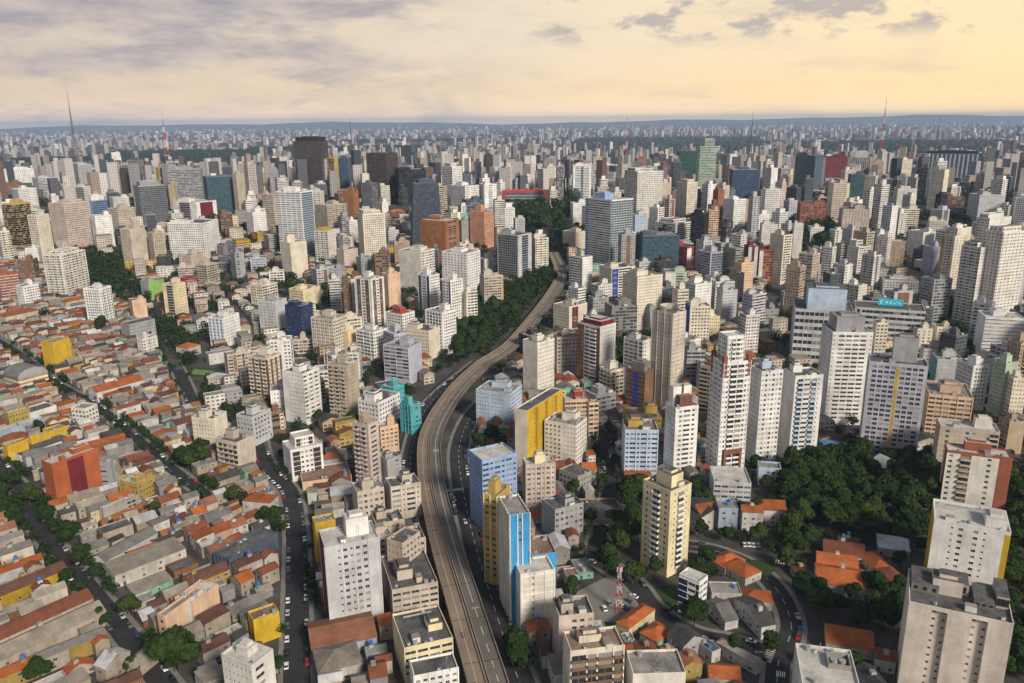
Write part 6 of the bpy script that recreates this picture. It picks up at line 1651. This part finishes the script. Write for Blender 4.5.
# ------------------------------------------------------------------ far city and far woods
def far_city():
    m, t = newmat('distant_facade'); ge = t.n('ShaderNodeNewGeometry'); rr = ge.outputs['Random Per Island']
    rp = t.n('ShaderNodeValToRGB'); t.put(rp.inputs[0], rr); cr_ = rp.color_ramp; cr_.interpolation = 'CONSTANT'
    cs = [(0, (.42, .39, .37)), (.16, (.58, .54, .51)), (.30, (.36, .29, .25)), (.42, (.48, .41, .35)), (.54, (.18, .18, .18)), (.64, (.36, .35, .36)), (.72, (.10, .10, .12)), (.82, (.04, .05, .06)), (.88, (.16, .08, .06)), (.93, (.72, .69, .66))]
    cr_.elements[0].position, cr_.elements[0].color = 0, (*cs[0][1], 1); cr_.elements[1].position, cr_.elements[1].color = cs[1][0], (*cs[1][1], 1)
    for p, c in cs[2:]: cr_.elements.new(p).color = (*c, 1)
    uv = t.n('ShaderNodeUVMap'); sp = t.n('ShaderNodeSeparateXYZ'); t.put(sp.inputs[0], uv.outputs[0])
    pane = t.m('MULTIPLY', t.m('COMPARE', t.m('FRACT', sp.outputs[0]), .5, .27), t.m('COMPARE', t.m('FRACT', sp.outputs[1]), .55, .25))
    finish(t, t.mix(t.m('MULTIPLY', pane, .8), rp.outputs[0], (.05, .055, .065)), .7, .3)
    top = paint('concrete'); r = random.Random(55); mb = MB(); n = 0
    def dens(x, y): return .5 + .5 * math.sin(x / 310 + 1.3 * math.sin(y / 520)) * math.sin(y / 370 + 1.1 * math.sin(x / 450))
    Y = 1560.0
    while Y < 25000:
        half = .68 * Y + 80; st = 15 + Y * .011 + max(0, Y - 6000) * .006; x = -half
        while x < half:
            x += st * r.uniform(.6, 1.6); y = Y + r.uniform(-.5, .5) * st
            dn = dens(x, y)
            if WOOD(x, y) or r.random() > .45 + .55 * dn: continue
            tall = r.random() < .5 * dn + .18
            h = r.uniform(26, 75) * (1.25 if r.random() < .12 else 1) if tall else r.uniform(6, 22); w, d = (r.uniform(11, 22), r.uniform(11, 20)) if tall else (r.uniform(14, 34), r.uniform(14, 30))
            sc_ = 1 + max(0, Y - 4500) / 9000; w *= sc_; d *= sc_
            a = r.uniform(0, 1.57); c, s = math.cos(a), math.sin(a); z = g(y) - .5; nf = max(1, int(h / 3)); k = max(2, int(w / 3.4))
            q = [(x + u * c - v * s, y + u * s + v * c) for u, v in ((-w / 2, -d / 2), (w / 2, -d / 2), (w / 2, d / 2), (-w / 2, d / 2))]
            b = len(mb.v); mb.v += [(*p, z) for p in q] + [(*p, z + h) for p in q]; mi = mb.mat(m)
            for i in range(4):
                j = (i + 1) % 4; mb.f.append((b + i, b + j, b + 4 + j, b + 4 + i)); mb.mi.append(mi); mb.uv.append([(0, 0), (k, 0), (k, nf), (0, nf)])
            mb.f.append((b + 4, b + 5, b + 6, b + 7)); mb.mi.append(mi); mb.uv.append([(0, 0)] * 4); n += 1
        Y += st * 1.5
    tag(mb.build('distant_city'), kind='stuff'); print('far boxes', n)
WOODP = [[(100, 163), (110, 152), (255, 150), (262, 160), (200, 166)], [(-30, 168), (-30, 160), (90, 158), (95, 166)], [(560, 152), (580, 138), (760, 137), (770, 150), (700, 156)], [(780, 150), (800, 142), (1000, 140), (1040, 150), (900, 155)], [(300, 143), (310, 138), (480, 136), (470, 142)], [(250, 155), (250, 148), (420, 146), (420, 152)]]
WOODW = [[(p.x, p.y) for p in (ground(*q) for q in w)] for w in WOODP]
def WOOD(x, y): return any(inpoly((x, y), w) for w in WOODW)
far_city()
def far_woods():
    r = random.Random(66); mb = MB(); n = 0
    for w in WOODW:
        xs, ys = [p[0] for p in w], [p[1] for p in w]
        A = (max(xs) - min(xs)) * (max(ys) - min(ys)); 
        for _ in range(int(min(2600, A / 260))):
            x, y = r.uniform(min(xs), max(xs)), r.uniform(min(ys), max(ys))
            if inpoly((x, y), w): leaf_cloud(mb, r, x, y, g(y) + r.uniform(4, 9), r.uniform(7, 12), r.uniform(5, 8), 12, 4.2); n += 1
    for _ in range(5200):
        Y = 1500 + 7000 * r.random() ** 1.7; x = r.uniform(-.68, .68) * Y
        leaf_cloud(mb, r, x, Y, g(Y) + r.uniform(4, 8), r.uniform(6, 12), r.uniform(5, 8), 9, 3.8)
    tag(mb.build('distant_woods'), kind='stuff')
far_woods()

# ------------------------------------------------------------------ cars
CARC = dict(white=(.75, .75, .74), silver=(.42, .43, .45), black=(.012, .012, .014), grey=(.12, .12, .13), red=(.32, .015, .015), blue=(.03, .07, .22))
def carpaint(c):
    k = ('car', c)
    if k not in _mc: m, t = newmat('car_paint_' + c); finish(t, CARC[c], .3, .5); _mc[k] = m
    return _mc[k]
_car = {}
def car_meshes(c):
    if c in _car: return _car[c]
    m = carpaint(c); gl = flat('car_glass', (.02, .024, .03), .1, .6); tr = flat('tyre', (.015, .015, .015), .8)
    P = [(-2.1, .35), (-2.08, .75), (-1.75, .88), (-1.3, .95), (1.0, .92), (1.9, .78), (2.1, .6), (2.1, .35)]; mb = MB(); hw = .86
    for s in (-1, 1): mb.poly([(x, s * hw, z) for x, z in (P if s < 0 else P[::-1])][::-1][::-1], m)
    for a, b in zip(P[:-1], P[1:]): mb.poly([(a[0], -hw, a[1]), (a[0], hw, a[1]), (b[0], hw, b[1]), (b[0], -hw, b[1])], m)
    body_ = mb.mesh('body')
    mb = MB(); Q = [(-1.75, .88), (-1.15, 1.42), (.15, 1.45), (.95, .92)]
    for a, b in ((0, 1), (2, 3)): mb.poly([(Q[a][0], -.78, Q[a][1]), (Q[a][0], .78, Q[a][1]), (Q[b][0], .66, Q[b][1]), (Q[b][0], -.66, Q[b][1])] if a == 0 else [(Q[a][0], -.66, Q[a][1]), (Q[a][0], .66, Q[a][1]), (Q[b][0], .78, Q[b][1]), (Q[b][0], -.78, Q[b][1])], gl)
    for s in (-1, 1): mb.poly([(Q[0][0], s * .78, Q[0][1]), (Q[3][0], s * .78, Q[3][1]), (Q[2][0], s * .66, Q[2][1]), (Q[1][0], s * .66, Q[1][1])], gl)
    cab = mb.mesh('glazing')
    mb = MB(); mb.poly([(-1.2, -.67, 1.44), (.2, -.67, 1.46), (.2, .67, 1.46), (-1.2, .67, 1.44)], m); roof_ = mb.mesh('roof')
    mb = MB(); n = 10
    for s in (-.09, .09): mb.poly([(.32 * math.cos(6.283 * i / n), s, .32 * math.sin(6.283 * i / n)) for i in range(n)], tr)
    for i in range(n):
        a, b = 6.283 * i / n, 6.283 * (i + 1) / n; mb.poly([(.32 * math.cos(a), -.09, .32 * math.sin(a)), (.32 * math.cos(b), -.09, .32 * math.sin(b)), (.32 * math.cos(b), .09, .32 * math.sin(b)), (.32 * math.cos(a), .09, .32 * math.sin(a))], tr)
    _car[c] = (body_, cab, roof_, mb.mesh('wheel')); return _car[c]
NCAR = [0]
def car(P, yaw, c, label, group):
    b, gl, rf, wh = car_meshes(c); root = tag(empty('parked_car', P, yaw), label, 'car', group); NCAR[0] += 1
    obj('body', b, root); obj('glazing', gl, root); obj('roof', rf, root)
    if P.y < 420:
        for x in (-1.35, 1.3):
            for y in (-.8, .8): obj('wheel', wh, root, (x, y, .32))
def run_cars():
    r = random.Random(9); S_ = ['white', 'grey', 'silver', 'silver', 'black', 'black', 'grey', 'grey', 'white', 'red', 'blue', 'black']
    rows = [('parked', (-1, 1), .78, 'parked along the straight street of the mustard-yellow house'), ('residential', (-1, 1), .55, 'parked along the tree-lined residential street'), ('diagonal', (-1, 1), .5, 'parked along the diagonal street between low roofs'), ('curving', (-1, 1), .55, 'on the curving street by the orange villas'),
            ('avenue', (1,), .45, 'on the avenue beside the elevated road'), ('shaded', (-1, 1), .5, 'on the shaded street beside the grove'), ('hillside', (1,), .3, 'on the hillside street below the dense park'), ('square', (-1,), .4, 'on the square beside the elevated road'), ('walled', (1,), .3, 'on the walled street')]
    for k, sides, dn, lb in rows:
        pts = PATH[k]; wd = STREETS[k][1]
        for s in sides:
            L = 0.0; A = offsets(pts, s * (wd / 2 - 1.15))
            for i in range(len(A) - 1):
                L += (A[i + 1] - A[i]).length
                if L >= 5.4:
                    L = 0; x, y = proj(A[i])
                    if r.random() < dn and -5 < x < 1030 and 300 < y < 690 and A[i].y < 640 and rid(A[i]) == list(PATH).index(k) + 1:
                        d = A[i + 1] - A[i]; c = r.choice(S_)
                        car(A[i] + Vector((0, 0, .07)), math.degrees(math.atan2(d.y, d.x)) + (180 if s > 0 else 0) + r.uniform(-2, 2), c, c + ' car ' + lb, 'cars ' + lb)
    for i, (x, y) in enumerate([(645, 70), (665, 70), (685, 72), (705, 72)]):
        P = ground(*cxy('p', x, y)); car(P + Vector((0, 0, .15)), 85, 'white' if i != 3 else 'silver', 'pale car in the small lot below the orange courtyard houses', 'cars in the small lot')
    for i, (x, y) in enumerate([(232, 535), (240, 540), (248, 548), (236, 560), (245, 570), (250, 595), (296, 650), (252, 610)]):
        P = ground(*cxy('m', x, y)); c = ['white', 'grey', 'silver', 'black'][i % 4]; car(P + Vector((0, 0, .12)), -72, c, c + ' car queued under the edge of the elevated road', 'cars queued by the elevated road')
    for i, (x, y) in enumerate([(20, 355), (40, 330), (110, 350), (130, 320), (150, 300), (95, 345), (300, 360), (340, 345), (370, 370)]):
        P = ground(*cxy('p', x, y)); c = ['white', 'silver', 'black', 'grey'][i % 4]; car(P + Vector((0, 0, .06)), 100 + 9 * i, c, c + ' car in the parking yard by the telecom mast', 'cars in the parking yard')
    print('cars', NCAR[0])
run_cars()

# ------------------------------------------------------------------ evening haze
def haze():
    m, t = newmat('haze'); v = t.n('ShaderNodeVolumePrincipled'); v.inputs['Color'].default_value = (.52, .69, .98, 1); v.inputs['Density'].default_value = HAZE; v.inputs['Anisotropy'].default_value = 0.0
    o = t.n('ShaderNodeOutputMaterial'); t.nt.links.new(v.outputs[0], o.inputs[1])
    mb = MB(); mb.box(-32000, 32000, -600, 30500, -60, 300, m, bottom=True); tag(mb.build('haze'), kind='stuff')
HAZE = 4.6e-5
haze()
print('objects', len(bpy.data.objects))
